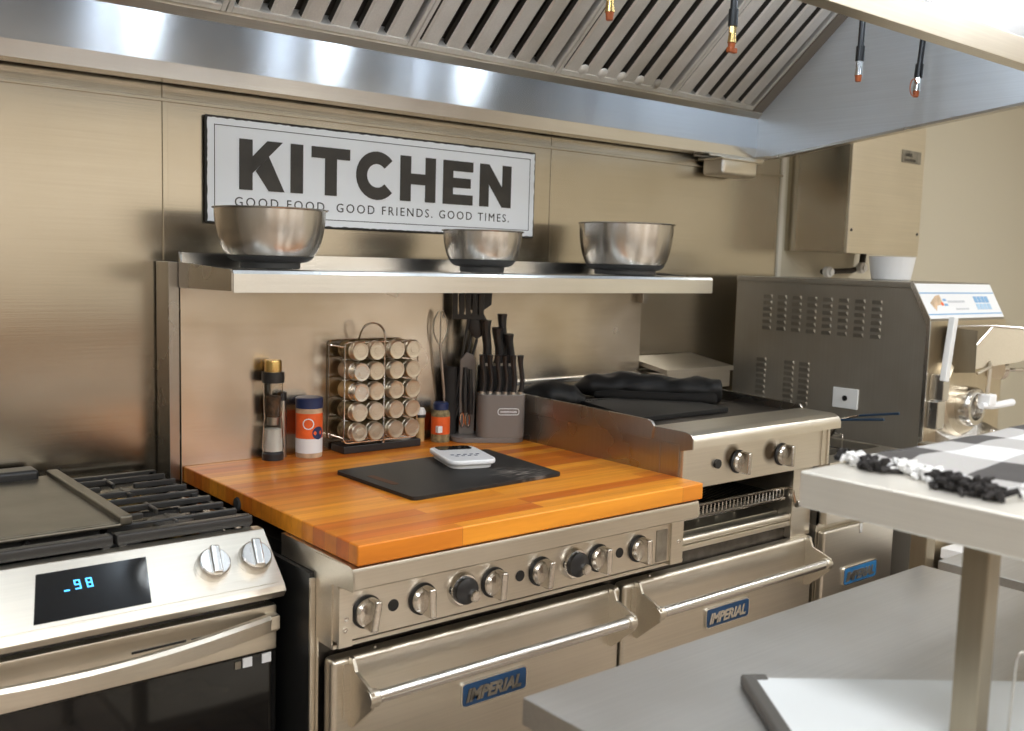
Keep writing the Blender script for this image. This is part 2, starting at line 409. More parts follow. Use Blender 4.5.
MB().box(HX0, HX1, HF, -.45, 2.36, 2.366).build('top_panel', M['steel_hood_end'], hood)
MB().prism([(HF,2.36), (HF,2.35), (-.6,2.6), (-.03,2.6), (-.03,2.605), (-.6,2.605)], HX0, HX1, 'x').build('roof', M['steel_hood'], hood)
MB().box(.3, 1.2, -.8, -.2, 2.6, CZ-.002).build('duct', M['steel_hood'], hood)
# filter bank: local u = x, v = up the slope, n = towards the cook
S0 = Vector((0, -.1, 1.992)); sv = Vector((0, -.355, .308)); SLEN = sv.length; sv.normalize(); nv = Vector((0, -sv.z, sv.y)); 
if nv.z > 0: nv = -nv
def FM(x): return Matrix(((1, 0, 0, x), (0, sv.y, nv.y, S0.y), (0, sv.z, nv.z, S0.z), (0,0,0,1)))
M0 = FM(0)
MB().box(HX0, HX1, -.018, .012, -.006, .016, .002, M=M0).build('gutter_rail', M['steel_front'], hood)
MB().box(HX0, HX1, SLEN-.004, SLEN+.03, -.006, .014, .002, M=M0).build('top_rail', M['dark_steel'], hood)
MB().box(HX1-.052, HX1, 0, SLEN+.02, -.02, .012, .002, M=M0).build('side_rail', M['brown_steel'], hood)
MB().box(HX0, HX0+.034, 0, SLEN+.02, -.02, .012, .002, M=M0).build('side_rail', M['dark_steel'], hood)
edges = [(-1.56,-.9), (-.9,-.4), (-.4,.1), (.1,.6), (.6,1.1), (1.1,1.6), (1.6,2.018)]
for a, b in edges:
    w = b-a; n = 6 if w > .45 else 5; n = 8 if w > .55 else n
    f = MB()
    f.box(a+.001, a+.013, .012, SLEN-.004, -.03, .008, .002, M=M0).box(b-.013, b-.001, .012, SLEN-.004, -.03, .008, .002, M=M0)
    f.box(a+.013, b-.013, .012, .03, -.03, .008, .003, M=M0).box(a+.013, b-.013, SLEN-.024, SLEN-.004, -.03, .008, .003, M=M0)
    pitch = (w-.026)/n
    for i in range(n):
        c = a+.013+pitch*(i+.5); h = pitch/2-.0105
        # channel shaped bar with rolled edges
        pr = [(c-h,-.016), (c-h+.002,-.001), (c-h+.008,.004), (c+h-.008,.004), (c+h-.002,-.001), (c+h,-.016)]
        vs = []; 
        for vv in (.03, SLEN-.024): vs += [(x, vv, z) for x, z in pr]
        f.mesh(vs, [(j, j+1, j+7, j+6) for j in (1, 2, 3)], M=M0)
        f.mi = 1; f.mesh(vs, [(j, j+1, j+7, j+6) for j in (0, 4)], M=M0); f.mi = 0  # bar sides coloured dark as the shade inside the slots
        if abs(a-1.1) < .01:
            f.lathe([(.0,.006), (.012,.0045), (.019,0), (.021,-.004)], (c+pitch/2 if i < n-1 else c-pitch/2, .036, .004), n=16, M=M0)
    f.mi = 1
    f.box(a+.003, b-.003, .016, SLEN-.008, -.034, -.03, M=M0)
    f.build('baffle_filter', [M['steel_baffle'], M['baffle_slot_shade']], hood)
for x in (-1.05, -.4, .25, .9, 1.5):  # unseen lamps added to brighten end panel and filters, streak the back panel
    hl_ = MB().lathe([(0,2.35), (.055,2.35), (.06,2.30), (.05,2.30), (0,2.345)], (x,-1.0,0), n=24).build('fill_housing', M['steel'], hood)
    MB().lathe([(0,2.285), (.03,2.29), (.045,2.31), (.04,2.335), (0,2.34)], (x,-1.0,0), n=24).build('fill_globe', M['lamp'], hl_)
    l_ = bpy.data.lights.new('hood_fill_lamp', 'POINT'); l_.energy = 3.2; l_.shadow_soft_size = .05; l_.color = (.80,.90,1)
    lo = bpy.data.objects.new('hood_fill_lamp', l_); COL.objects.link(lo); lo.location = (x,-1.0,2.23)
# grease cup hanging under the lip
g = MB(); g.lathe([(.0,1.752)], n=4) if 0 else None
def tray(m, x0, x1, y0, y1, z0, z1, inset=.01, t=.003):
    m.mesh([(x0+inset,y0+inset,z0), (x1-inset,y0+inset,z0), (x1-inset,y1-inset,z0), (x0+inset,y1-inset,z0), (x0,y0,z1), (x1,y0,z1), (x1,y1,z1), (x0,y1,z1)],
           [(0,1,2,3), (0,1,5,4), (1,2,6,5), (2,3,7,6), (3,0,4,7)])
g.box(1.875, 2.065, -.115, -.02, 1.765, 1.828, .014, 3)
g.box(1.862, 2.08, -.125, -.012, 1.816, 1.824, .003)
g.build('grease_cup', M['steel_front'], hood)
MB().box(1.815, 2.11, -.105, -.098, 1.826, 1.832).box(1.815, 2.11, -.04, -.033, 1.826, 1.832).build('cup_rail', M['steel_front'], hood)

# suppression hoses hanging inside the hood
hl = ['black hose with orange tip hanging before the filters, leftmost of the four in the hood',
      'black hose with orange tip hanging before the filters, just short of the hood end panel',
      'black hose with orange tip against the left edge of the bluish hood end panel',
      'black hose with orange ring hanging rightmost, against the middle of the hood end panel']
for i, (x, z, lean) in enumerate(((.655,1.957,.004), (1.06,1.957,.004), (1.60,1.955,.006), (1.90,1.951,.03))):
    y = -.78
    t = thing('fire_nozzle', hl[i], 'hose', (x, y, z), 0, 'fire suppression hoses in the hood')
    zt = 2.36; X = lambda zz: x+lean*(zz-z)/.25
    MB().tube([(X(z+.085), y, z+.085), (X(z+.2), y, z+.2), (X(zt-.002), y, zt-.002)], .0085, 12).build('hose', M['black_plastic'], t)
    MB().cyl((X(z+.06), y, z+.06), (X(z+.10), y, z+.10), .0115, .0115, 12, .001).build('sleeve', M['black'], t)
    MB().cyl((X(z+.045), y, z+.045), (X(z+.062), y, z+.062), .009, .009, 6).cyl((X(z+.022), y, z+.022), (X(z+.046), y, z+.046), .011, .008, 12, .001).build('fitting', M['brass'] if i < 2 else M['chrome'], t)
    cp = MB().cyl((X(z+.006), y, z+.006), (X(z+.024), y, z+.024), .0075, .0095, 12, .001)
    if i == 1: cp.box(x-.012, x+.016, y-.006, y+.006, z, z+.012, .002)
    if i == 3: cp.tube([(x-.014+.02*math.cos(a*PI/8)-.004, y-.003, z+.03+.024*math.sin(a*PI/8)) for a in range(16)], .0018, 6, closed=True)
    cp.build('cap', M['orange_plastic'], t)

# ------------------------------------------------------------------ KITCHEN sign
sign = thing('wall_sign', 'white enamel KITCHEN sign with worn black edge hung above the shelf', 'sign', (.61, 0, 1.52))
MB().box(.091, 1.120, -.016, -.0085, 1.522, 1.777, .004).build('plate', M['rust_black'], sign)
pl = MB()
random.seed(3)
def rough_rect(x0, x1, z0, z1, j):
    P = []
    def seg(ax, az, bx, bz):
        n = int(math.hypot(bx-ax, bz-az)/.008)
        for i in range(n):
            t = i/n; P.append((ax+(bx-ax)*t+random.uniform(-j, j), az+(bz-az)*t+random.uniform(-j, j)))
    seg(x0, z0, x1, z0); seg(x1, z0, x1, z1); seg(x1, z1, x0, z1); seg(x0, z1, x0, z0); return P
pl.prism(rough_rect(.097, 1.114, 1.528, 1.771, .0012), -.0175, -.016, 'y')
pl.build('face', M['white_enamel'], sign)
bd = MB(); a0, a1, b0, b1, tt = .113, 1.097, 1.544, 1.756, .0018
for x0, x1, z0, z1 in ((a0,a1,b0,b0+tt), (a0,a1,b1-tt,b1), (a0,a0+tt,b0,b1), (a1-tt,a1,b0,b1)): bd.box(x0, x1, -.0182, -.0174, z0, z1)
bd.build('border', M['ink'], sign)
lt = MB(); z0, z1 = 1.607, 1.728; h = z1-z0; w = .034; ya, yb = -.0195, -.0172
def P(poly): lt.prism([(px-.013, pz) for px, pz in poly], ya, yb, 'y')
def R(xa, xb, za, zb): P([(xa,za), (xb,za), (xb,zb), (xa,zb)])
# K
R(.189, .189+w, z0, z1)
P([(.222,z0+.040), (.222,z0+.080), (.262,z1), (.303,z1), (.246,z0+.064)]); P([(.2465,z0+.064), (.266,z0+.0835), (.308,z0), (.266,z0), (.2315,z0+.047)])
R(.325, .359, z0, z1)                                           # I
R(.383, .494, z1-.028, z1); R(.4215, .4555, z0, z1-.028)        # T
cx, cz, ro, ri = .5765, (z0+z1)/2, .0635, .031                  # C
A = [math.radians(a) for a in range(42, 319, 12)]
P([(cx+ro*math.cos(a), cz+ro*math.sin(a)) for a in A]+[(cx+ri*math.cos(a), cz+ri*math.sin(a)) for a in A[::-1]])
R(.650, .684, z0, z1); R(.732, .766, z0, z1); R(.684, .732, z0+.046, z0+.075)   # H
R(.792, .826, z0, z1); R(.826, .896, z0, z0+.028); R(.826, .896, z1-.028, z1); R(.826, .888, z0+.047, z0+.074)   # E
R(.921, .954, z0, z1); R(1.004, 1.037, z0, z1); P([(.954,z1), (.954,z1-.056), (1.004,z0), (1.004,z0+.056)])   # N
lt.build('lettering', M['ink'], sign, ang=20)
MB().text('GOOD FOOD. GOOD FRIENDS. GOOD TIMES.', .0325, XZ(.163, -.0178, 1.566), .0004, .0000, 0, 1.325).build('motto', M['ink'], sign)

# ------------------------------------------------------------------ commercial range
rng = thing('commercial_range', 'wide stainless commercial range with two ovens, raised griddle and back shelf', 'range', (.762, -.4, 0))
MB().box(.0, 1.524, -.735, -.02, .15, .70).box(.0, .95, -.735, -.02, .70, .90).box(.945, 1.524, -.30, -.02, .70, 1.03).build('body', M['dark_steel'], rng)
for x, y in ((.06,-.68), (.76,-.68), (1.46,-.68), (.06,-.08), (.76,-.08), (1.46,-.08)):
    MB().cyl((x,y,0), (x,y,.15), .022, .028, 16).build('leg', M['steel'], rng)
MB().box(.0, 1.524, -.76, -.735, .15, .235, .004).build('kick_panel', M['steel_front'], rng)
# left side panel with its front return
MB().box(-.012, -.002, -.735, -.03, .2, .875).build('side_panel', M['black'], rng)
MB().box(-.014, -.003, -.742, -.735, .2, .868, .002).build('side_trim', M['steel_front'], rng)
MB().prism([(-.735,.915), (-.862,.919), (-.870,.916), (-.873,.908), (-.873,.876), (-.80,.872), (-.80,.757), (-.748,.757), (-.748,.2), (-.735,.2)], -.003, .0, 'x').build('side_cap', M['steel_front'], rng)
# lower front above the doors
MB().box(0, 1.524, -.745, -.733, .70, .78, .001).build('vent_strip', M['dark_steel'], rng)
MB().box(0, .95, -.80, -.735, .748, .757, .002).build('lower_ledge', M['steel_front'], rng)
# control panel of the burner section
MB().box(.0, .918, -.815, -.735, .765, .876, .002).box(.0, .028, -.822, -.815, .757, .868, .001).box(.880, .922, -.822, -.735, .757, .868, .001).build('control_panel', M['steel_front'], rng)
pts = [(-.60,.919), (-.862,.919), (-.870,.916), (-.873,.908), (-.873,.880), (-.868,.876), (-.815,.876), (-.60,.876)]
MB().prism(pts, -.001, .912, 'x').build('landing_ledge', M['steel_front'], rng, ang=25)
for x, z in ((.014,.81), (.905,.81), (.012,.79)): 
    MB().lathe([(.005,0), (.0045,.002), (0,.0035)], (x, -.822, z), (0,-1,0), 12).build('screw', M['chrome'], rng)
MB().box(.835, .872, -.8165, -.8145, .77, .845, .0005).build('rating_plate', M['badge_dull'], rng)
for x in (.118, .425, .715): MB().cyl((x, -.8148, .813), (x, -.8165, .813), .0115, n=20).build('pilot_hole', M['black'], rng)
def knob(x, z, y, parent, ang=0, s=1):
    kb = MB(); R_ = Matrix.Translation((x, y, z)) @ Matrix.Rotation(ang, 4, 'Y')
    kb.lathe([(.0275*s,.006), (.0265*s,.012), (.022*s,.016), (.012*s,.0175), (0,.018)], (x, y, z), (0,-1,0), 32)
    kb.box(-.0075*s, .0075*s, -.040, -.008, -.029*s, .029*s, .0045, 3, M=R_)
    k_ = kb.build('knob', M['chrome_worn'], parent)
    MB().lathe([(0,0), (.031*s,0), (.031*s,.004), (.028*s,.0075), (0,.0075)], (x, y, z), (0,-1,0), 32).build('bezel', M['black'], k_)
    return k_
for i, x in enumerate((.060, .183, .355, .480, .648, .775)): knob(x, .813, -.815, rng, (.15,-.05,.05,.1,0,-.05)[i])
for x in (.275, .573):
    th = MB().lathe([(0,0), (.034,0), (.034,.006), (.030,.013), (.026,.013)], (x, -.815, .815), (0,-1,0), 36).build('thermostat_knob', M['chrome'], rng)
    MB().lathe([(.0275,.006), (.0265,.022), (.018,.026), (0,.027)], (x, -.815, .815), (0,-1,0), 32).build('dial', M['black_plastic'], th)
    MB().lathe([(.0,.036), (.010,.035), (.012,.030), (.012,.02)], (x+.012, -.815, .806), (0,-1,0), 20).build('pointer', M['chrome_worn'], th)
# oven doors
def badge(x, z, y, parent, metal, blue=M['blue_badge']):
    def rr(x0, x1, z0, z1, r):
        P = []
        for cx, cz, a0 in ((x1-r,z0+r,-90), (x1-r,z1-r,0), (x0+r,z1-r,90), (x0+r,z0+r,180)):
            for a in range(0, 91, 30): P.append((cx+r*math.cos(math.radians(a0+a)), cz+r*math.sin(math.radians(a0+a))))
        return P
    b_ = MB().prism(rr(x, x+.172, z, z+.052, .009), y-.005, y, 'y').build('badge', M['badge_metal'], parent)
    MB().prism(rr(x+.003, x+.169, z+.003, z+.049, .007), y-.0058, y-.0048, 'y').build('badge_field', blue, b_)
    MB().text('IMPERIAL', .036, XZ(x+.009, y-.0068, z+.0125), .0012, .0016, .28, .98).build('badge_lettering', metal, b_)
def door(x0, x1, metal):
    d = MB().box(x0, x1, -.7865, -.748, .25, .72, .011, 4).build('oven_door', M['steel_front'], rng)
    yb, zb = -.855, .665; xs = (x0+.037, x1-.037)
    for x, s in zip(xs, (1, -1)):
        m = MB()
        # triangular bracket: wide on the door, narrowing to the bar
        prof = [(-.786,.724), (-.786,.590), (-.80,.590), (yb-.012,zb-.016), (yb-.016,zb), (yb-.012,zb+.016), (yb+.01,zb+.024), (-.81,.70), (-.80,.722)]
        m.prism(prof, x-.0035, x+.0035, 'x', .001)
        m.box(min(x, x-s*.016), max(x, x-s*.016), -.792, -.786, .605, .71, .001)
        m.cyl((x-s*.006, yb, zb), (x+s*.016, yb, zb), .0165, n=24, bev=.002)
        m.build('handle_bracket', M['steel_front'], d)
    MB().cyl((xs[0], yb, zb), (xs[1], yb, zb), .0125, n=24).build('handle_bar', M['steel_bright'], d)
    badge(x0+.293, .552, -.7865, d, metal)
    MB().lathe([(.004,0), (.003,.003), (0,.004)], (x0+.1, -.77, .72), (0,0,1), 10).build('rivet', M['chrome'], d)
door(.008, .757, M['badge_dull']); door(.767, 1.516, M['badge_metal'])
# raised griddle
gz = 1.068
MB().prism([(-.712,gz), (-.805,gz), (-.820,gz-.002), (-.832,gz-.008), (-.838,gz-.016), (-.84,gz-.024), (-.84,gz-.038), (-.83,gz-.038), (-.80,gz-.05), (-.712,gz-.05)], .922, 1.528, 'x').build('griddle_ledge', M['steel_front'], rng, ang=25)
MB().prism([(-.30,.96), (-.80,.96), (-.80,1.02), (-.84,1.03), (-.84,gz-.014), (-.832,gz-.004), (-.815,gz), (-.72,gz), (-.30,gz)], .9185, .9215, 'x').build('griddle_side', M['steel_side'], rng)
MB().box(.917, .921, -.80, -.10, .955, 1.035).box(.915, .921, -.742, -.736, .955, 1.03).build('griddle_side_panel', M['steel_side'], rng)
MB().prism([(-.10,1.037), (-.715,1.037), (-.722,1.07), (-.714,1.079), (-.70,1.083), (-.10,1.089)], .912, .92, 'x', .001).build('splash_guard', M['steel_side'], rng)
MB().box(.921, 1.523, -.715, -.10, 1.04, 1.058).build('griddle_plate', M['griddle_top'], rng)
MB().prism([(-.10,1.05), (-.715,1.05), (-.722,1.07), (-.714,1.079), (-.10,1.10)], 1.516, 1.524, 'x', .001).build('splash_guard', M['steel_side'], rng)
MB().box(.922, 1.524, -.808, -.735, .925, 1.03, .002).build('griddle_panel', M['steel_burnt'], rng)
for a, b, c in ((.923, .935, -.8095), (1.488, 1.497, -.812), (1.515, 1.524, -.812)): MB().box(a, b, c, -.80, .926, 1.027, .0008).build('panel_flange', M['steel_front'], rng)
for x in (.929, 1.519): MB().lathe([(.0045,0), (.004,.002), (0,.003)], (x, -.8095, .95), (0,-1,0), 10).build('screw', M['chrome'], rng)
for x in (1.13, 1.31): knob(x, .975, -.808, rng, .05, .95)
MB().cyl((1.048,-.8075,.978), (1.048,-.815,.978), .0115, n=20).build('pilot_hole', M['black'], rng)
# broiler under the griddle
MB().box(.951, 1.434, -.72, -.31, .775, .79, .002).build('drip_tray', M['steel_front'], rng)
MB().box(.94, .95, -.74, -.30, .775, .93).build('broiler_chamber', M['black_matte'], rng)
MB().box(1.435, 1.524, -.765, -.30, .72, .925, .002).build('side_pillar', M['steel_front'], rng)
MB().cyl((.95,-.75,.778), (1.437,-.75,.778), .010, n=16).box(.95, 1.437, -.76, -.60, .755, .768, .002).build('drip_ledge', M['steel_front'], rng)
rk = MB()
def poly(m, pts, r, n=6): m.tube(pts, r, n)
zr = .842
poly(rk, [(.97,-.745,zr+.017), (1.425,-.745,zr+.017)], .004); poly(rk, [(.97,-.745,zr-.012), (1.425,-.745,zr-.012)], .0045)
for i in range(30):
    x = .975+i*.0153; poly(rk, [(x,-.745,zr+.015), (x,-.745,zr-.01), (x,-.742,zr), (x,-.38,zr)], .0022, 4)
poly(rk, [(1.425,-.745,zr+.017), (1.44,-.76,zr+.017), (1.44,-.77,zr-.02), (1.455,-.775,zr-.02)], .0045)
poly(rk, [(.96,-.40,zr), (1.43,-.40,zr)], .004); rk.build('broiler_rack', M['chrome'], rng)
MB().tube([(1.44,-.775,zr-.024), (1.50,-.775,zr-.016)], .011, 12).build('rack_handle', M['chrome_worn'], rng)
wr = MB()
for i in range(5): poly(wr, [(1.02+i*.075,-.66,.797), (1.10+i*.07,-.36,.80)], .004, 6)
wr.build('burner_tubes', M['steel'], rng)
# back guard and shelf
MB().box(0, 1.524, -.093, -.03, .90, 1.405, .002).build('backguard', M['steel_guard'], rng)
MB().box(.925, 1.524, -.104, -.093, 1.09, 1.105, .003).build('guard_rail', M['steel_bright'], rng)
MB().box(-.026, -.001, -.09, -.012, .90, 1.43, .002).build('guard_side', M['steel_side'], rng)
sh = MB()
sh.prism([(-.10,1.452), (-.104,1.452), (-.104,1.419), (-.368,1.421), (-.376,1.419), (-.380,1.412), (-.380,1.373), (-.374,1.373), (-.374,1.41), (-.368,1.415), (-.10,1.413)], 0, 1.524, 'x')
sh.build('shelf', M['steel_bright'], rng, ang=25)
for x in (-.004, 1.522):
    MB().prism([(-.094,1.453), (-.094,1.372), (-.378,1.376), (-.378,1.414), (-.37,1.42), (-.104,1.43)], x, x+.004, 'x').build('shelf_end', M['steel_side'] if x > 1 else M['dark_brass'] if 'dark_brass' in M else M['steel_side'], rng)
MB().box(1.50, 1.524, -.12, -.093, 1.33, 1.372, .002).build('shelf_gusset', M['steel_side'], rng)

# ------------------------------------------------------------------ butcher block over the burners
bb = MB().box(.0048, .921, -.875, -.0945, .9205, .9584, .0035, 3)
bb = bb.build('butcher_block', M['wood'])
recenter(bb, (.46, -.5, .9205))
tag(bb, 'thick orange butcher block board lying over the range burners', 'wooden board')
WZ = .9586
ch = MB().lathe([(0,0), (.016,0), (.014,.004), (.006,.006), (0,.006)], (.004,-.39,.93), (-1,0,0), 16).build('burn_mark', M['black_matte'], bb)
ch.data.transform(Matrix.Translation(Vector((-.46,.5,-.9205)))) if 0 else None
ch.location = (-.46, .5, -.9205)

# black cutting board
cb = thing('cutting_board', 'black plastic cutting board with a slot handle lying on the butcher block', 'cutting board', (.48, -.50, WZ), math.radians(0))
ang0 = math.atan2(-.323+.350, .72-.258)
P4 = [(.258,-.350), (.720,-.323), (.690,-.645), (.263,-.662)]
def roundpoly(P, r, n=4):
    out = []
    for i in range(len(P)):
        a, b, c = Vector(P[i-1]), Vector(P[i]), Vector(P[(i+1) % len(P)])
        p = b+(a-b).normalized()*r; q = b+(c-b).normalized()*r
        for k in range(n+1):
            t = k/n; out.append(tuple((1-t)**2*p+2*t*(1-t)*b+t*t*q))
    return out
RP = roundpoly(P4, .015)
c_ = Vector((.48,-.5))
m = MB(); m.prism([(x, y) for x, y in RP], WZ, WZ+.0085, 'z', .001)
board = m.build('board', M['board_black'], cb)
# slot: flat brown patch coloured as shaded wood, along the short end
MB().prism(roundpoly([(.285,-.44), (.303,-.44), (.307,-.545), (.289,-.545)], .008), WZ+.0082, WZ+.0090, 'z').build('handle_slot', plain('slot_shadow', (.11,.05,.025,1), .7), cb)

# kitchen scale
sc_ = thing('kitchen_scale', 'small white digital kitchen scale lying on the black cutting board', 'kitchen scale', (.562, -.425, WZ+.0088), math.radians(-107))
def soft(m, hx, hy, z0, z1, r, ins=0, cx=0, cy=0):
    P = roundpoly([(cx-hx,cy-hy), (cx+hx,cy-hy), (cx+hx,cy+hy), (cx-hx,cy+hy)], r, 6)
    m.prism(P, z0, z1, 'z', ins)
m = MB(); soft(m, .083, .052, .0, .010, .03, .002); m.build('base', M['white_plastic'], sc_, local=True)
m = MB(); soft(m, .092, .060, .010, .022, .032, .004); m.build('shell', M['white_enamel'], sc_, local=True, ang=50)
m = MB(); soft(m, .022, .044, .0222, .0232, .014, 0, -.064, 0); m.build('display', M['black_glass'], sc_, local=True)
m = MB()
for i in range(5): m.box(.018, .024, -.036+i*.016, -.028+i*.016, .0222, .0228)
for i in range(4): m.box(.034, .039, -.03+i*.016, -.022+i*.016, .0222, .0228)
m.build('button', M['navy'], sc_, local=True)

# salt and pepper grinder
gx, gy = .214, -.125
gr = thing('spice_grinder', 'tall clear grinder with peppercorns over salt, at the left end of the block', 'grinder', (gx, gy, WZ))
MB().lathe([(0,0), (.026,0), (.026,.016), (.023,.02), (0,.02)], (gx,gy,WZ)).build('base_cap', M['black_plastic'], gr)
MB().lathe([(.0,.022), (.023,.022), (.0205,.075), (0,.078)], (gx,gy,WZ)).build('salt', M['salt'], gr)
MB().lathe([(0,.105), (.018,.105), (.0185,.155), (0,.157)], (gx,gy,WZ)).build('peppercorns', M['pepper'], gr)
MB().lathe([(.0245,.02), (.0265,.03), (.022,.095), (.0205,.105), (.0225,.12), (.0235,.19), (.022,.19), (.021,.12), (.0188,.105), (.0205,.095), (.0245,.03), (.0235,.0205)], (gx,gy,WZ)).build('glass_body', M['glass'], gr)
MB().lathe([(.0,.085), (.014,.085), (.014,.103), (0,.103)], (gx,gy,WZ)).build('grinder_core', M['steel'], gr)
MB().lathe([(0,.188), (.0265,.188), (.0275,.20), (.0265,.214), (0,.214)], (gx,gy,WZ)).build('collar', M['black_plastic'], gr)
MB().lathe([(0,.214), (.0205,.214), (.0205,.238), (.018,.243), (0,.243)], (gx,gy,WZ)).build('cap', M['brass'], gr)
# a second slim bottle behind it
bx, by = .246, -.1075
bt = thing('oil_bottle', 'slim bottle with a black clip standing close behind the tall grinder', 'bottle', (bx, by, WZ))
MB().lathe([(0,0), (.0115,0), (.012,.12), (.010,.14), (0,.14)], (bx,by,WZ)).build('bottle_body', M['steel'], bt)
MB().lathe([(0,.14), (.0115,.14), (.0115,.160), (0,.166)], (bx,by,WZ)).build('bottle_cap', M['black_plastic'], bt)

# orange seasoning shaker
def canister(x, y, r, h, hc, label, name='seasoning_shaker', capm='navy', body='label_white'):
    t = thing(name, label, 'spice jar', (x, y, WZ))
    MB().lathe([(0,0), (r*.97,0), (r,.003), (r,h), (r*.9,h+.004), (0,h+.004)], (x,y,WZ), n=40).build('canister', M['tan'], t)
    return t
x, y, r = .306, -.135, .0325
sk = canister(x, y, r, .122, .02, 'orange and white seasoning shaker with dark blue lid beside the tall grinder')
MB().lathe([(r+.0004,.012), (r+.0006,.048)], (x,y,WZ), n=40).build('white_label', M['label_white'], sk)
MB().lathe([(r+.0004,.048), (r+.0006,.110)], (x,y,WZ), n=40).build('orange_label', M['orange_label'], sk)
MB().lathe([(0,.122), (r+.001,.122), (r+.001,.146), (r-.002,.148), (0,.148)], (x,y,WZ), n=40).build('lid', M['navy'], sk)
vd = Vector((-.877-x, -2.342-y, 0)).normalized(); sd = Vector((-vd.y, vd.x, 0))  # towards the aisle
rm = MB()
def wrap(m, a, z, rr_, n=16, r2=None):   # ring or disc wrapped on the cylinder
    base = math.atan2(vd.y, vd.x)+a
    def pt(u, v, rad): aa = base+u/r; return (x+rad*math.cos(aa), y+rad*math.sin(aa), WZ+z+v)
    for i in range(n):
        a0, a1 = 2*PI*i/n, 2*PI*(i+1)/n; ri = r2 or 0
        m.mesh([pt(rr_*math.cos(a0), rr_*math.sin(a0), r+.0011), pt(rr_*math.cos(a1), rr_*math.sin(a1), r+.0011), pt(ri*math.cos(a1), ri*math.sin(a1), r+.0011), pt(ri*math.cos(a0), ri*math.sin(a0), r+.0011)], [(0,1,2,3)])
wrap(rm, -.05, .085, .014, r2=.0112); rm.build('ring_print', M['label_white'], sk)
rm = MB(); wrap(rm, .72, .062, .016); rm.build('berry_print', M['navy'], sk)

# spice rack with its jars
rx0, rx1, rz0, rz1 = .383, .600, .988, 1.241
rack = thing('spice_rack', 'chrome wire spice rack with a black base standing on the butcher block', 'spice rack', (.50, -.13, WZ))
MB().box(.387, .620, -.166, -.100, WZ, WZ+.020, .003).build('base', M['black_plastic'], rack)
def loop(x0, x1, y0, y1, z0, z1, r=.012, n=4):
    return [(px, y0+(y1-y0)*0, pz) for px, pz in roundpoly([(x0,z0), (x1,z0), (x1,z1), (x0,z1)], r, n)]
fr = MB(); fr.tube(loop(rx0, rx1, -.172, 0, rz0, rz1), .0022, 6, closed=True); fr.tube(loop(rx0-.003, rx1, -.098, 0, rz0, rz1), .0022, 6, closed=True)
fr.build('front_frame', M['chrome'], rack)
fr = MB()
for z in (rz0+.012, rz1-.012):
    for xx in (rx0, rx1): fr.tube([(xx,-.172,z), (xx,-.098,z)], .002, 6)
for i in range(6):
    z = rz0+.006+i*.0515
    if z < rz1: fr.tube([(rx0,-.16,z-.002), (rx1,-.16,z-.002)], .0016, 6); fr.tube([(rx0,-.106,z-.002), (rx1,-.106,z-.002)], .0016, 6)
fr.build('cross_wires', M['chrome'], rack)
xm = .498
fr = MB(); fr.tube([(xm,-.1725,rz0-.008), (xm,-.1725,rz1+.022)], .003, 8); fr.build('centre_post', M['chrome'], rack)
fr = MB(); fr.tube([(xm,-.172,rz1+.018)]+[(xm-.023+.023*math.cos(a*PI/8), -.172+.04*a/8, rz1+.022+.024*math.sin(a*PI/8)) for a in range(9)]+[(xm-.046,-.12,rz1)], .0026, 8); fr.build('handle', M['chrome'], rack)
jc = ['herb', 'yellow_spice', 'orange_label', 'herb', 'pepper']
colname = ['column nearest the grinder', 'second column from the grinder', 'second column from the knife block', 'column nearest the knife block']
rowname = ['top row', 'second row from the top', 'middle row', 'second row from the base', 'bottom row']
for ci, x in enumerate((.418, .467, .526, .576)):
    for ri in range(5):
        z = 1.2195-ri*.0512 
        j = thing('spice_jar', 'steel-capped spice jar, %s, %s' % (rowname[ri], colname[ci]), 'spice jar', (x, -.1, z-.021), 0, 'spice jars in the wire rack')
        h = .062 if not (ci == 0 and ri in (1, 2)) else .070
        MB().lathe([(0,0), (.020,0), (.0222,.003), (.0222,.052), (.019,.058), (.019,.062), (0,.062)], (x,-.112,z), (0,-1,0), 24).build('glass_body', M[['herb','tan','yellow_spice','herb','herb'][ri]] if ci == 0 else M['herb'], j)
        MB().lathe([(.0245,.058), (.0245,.062), (.0232,.063), (.0232,h+.014), (.0215,h+.016), (.0165,h+.0155), (.016,h+.0148), (.009,h+.0148), (.0085,h+.0153), (0,h+.0153)], (x,-.112,z), (0,-1,0), 28).build('cap', M['steel_cap'] if (ci, ri) not in ((0,1), (0,2)) else M['badge_metal'], j)

# small shakers right of the rack
x, y = .657, -.105
t = thing('toothpick_shaker', 'narrow yellowish shaker with a white domed cap beside the spice rack', 'shaker', (x, y, WZ))
MB().lathe([(0,0), (.0115,0), (.0125,.003), (.0125,.066), (0,.066)], (x,y,WZ), n=24).build('shaker_body', M['yellow_spice'], t)
MB().lathe([(0,.066), (.0155,.066), (.0155,.070), (.0145,.074), (0,.074)], (x,y,WZ), n=24).build('collar', M['black_plastic'], t)
MB().lathe([(.0155,.074), (.0155,.082), (.011,.091), (0,.094)], (x,y,WZ), n=24).build('cap', M['white_enamel'], t)
x, y, r = .704, -.135, .0255
t = thing('spice_bottle', 'round herb jar with blue lid and orange label beside the knife block', 'spice jar', (x, y, WZ))
MB().lathe([(0,0), (r-.001,0), (r,.004), (r,.078), (r-.007,.09), (0,.09)], (x,y,WZ), n=32).build('jar_body', M['herb'], t)
MB().lathe([(r+.0005,.022), (r+.0005,.070)], (x,y,WZ), n=32).build('jar_label', M['orange_label'], t)
MB().box(x-.026, x-.012, y-r-.0015, y-r+.012, WZ+.028, WZ+.046, .001).build('label_patch', M['label_white'], t)
MB().lathe([(0,.088), (.021,.088), (.021,.104), (.018,.108), (0,.108)], (x,y,WZ), n=32).build('lid', M['navy'], t)

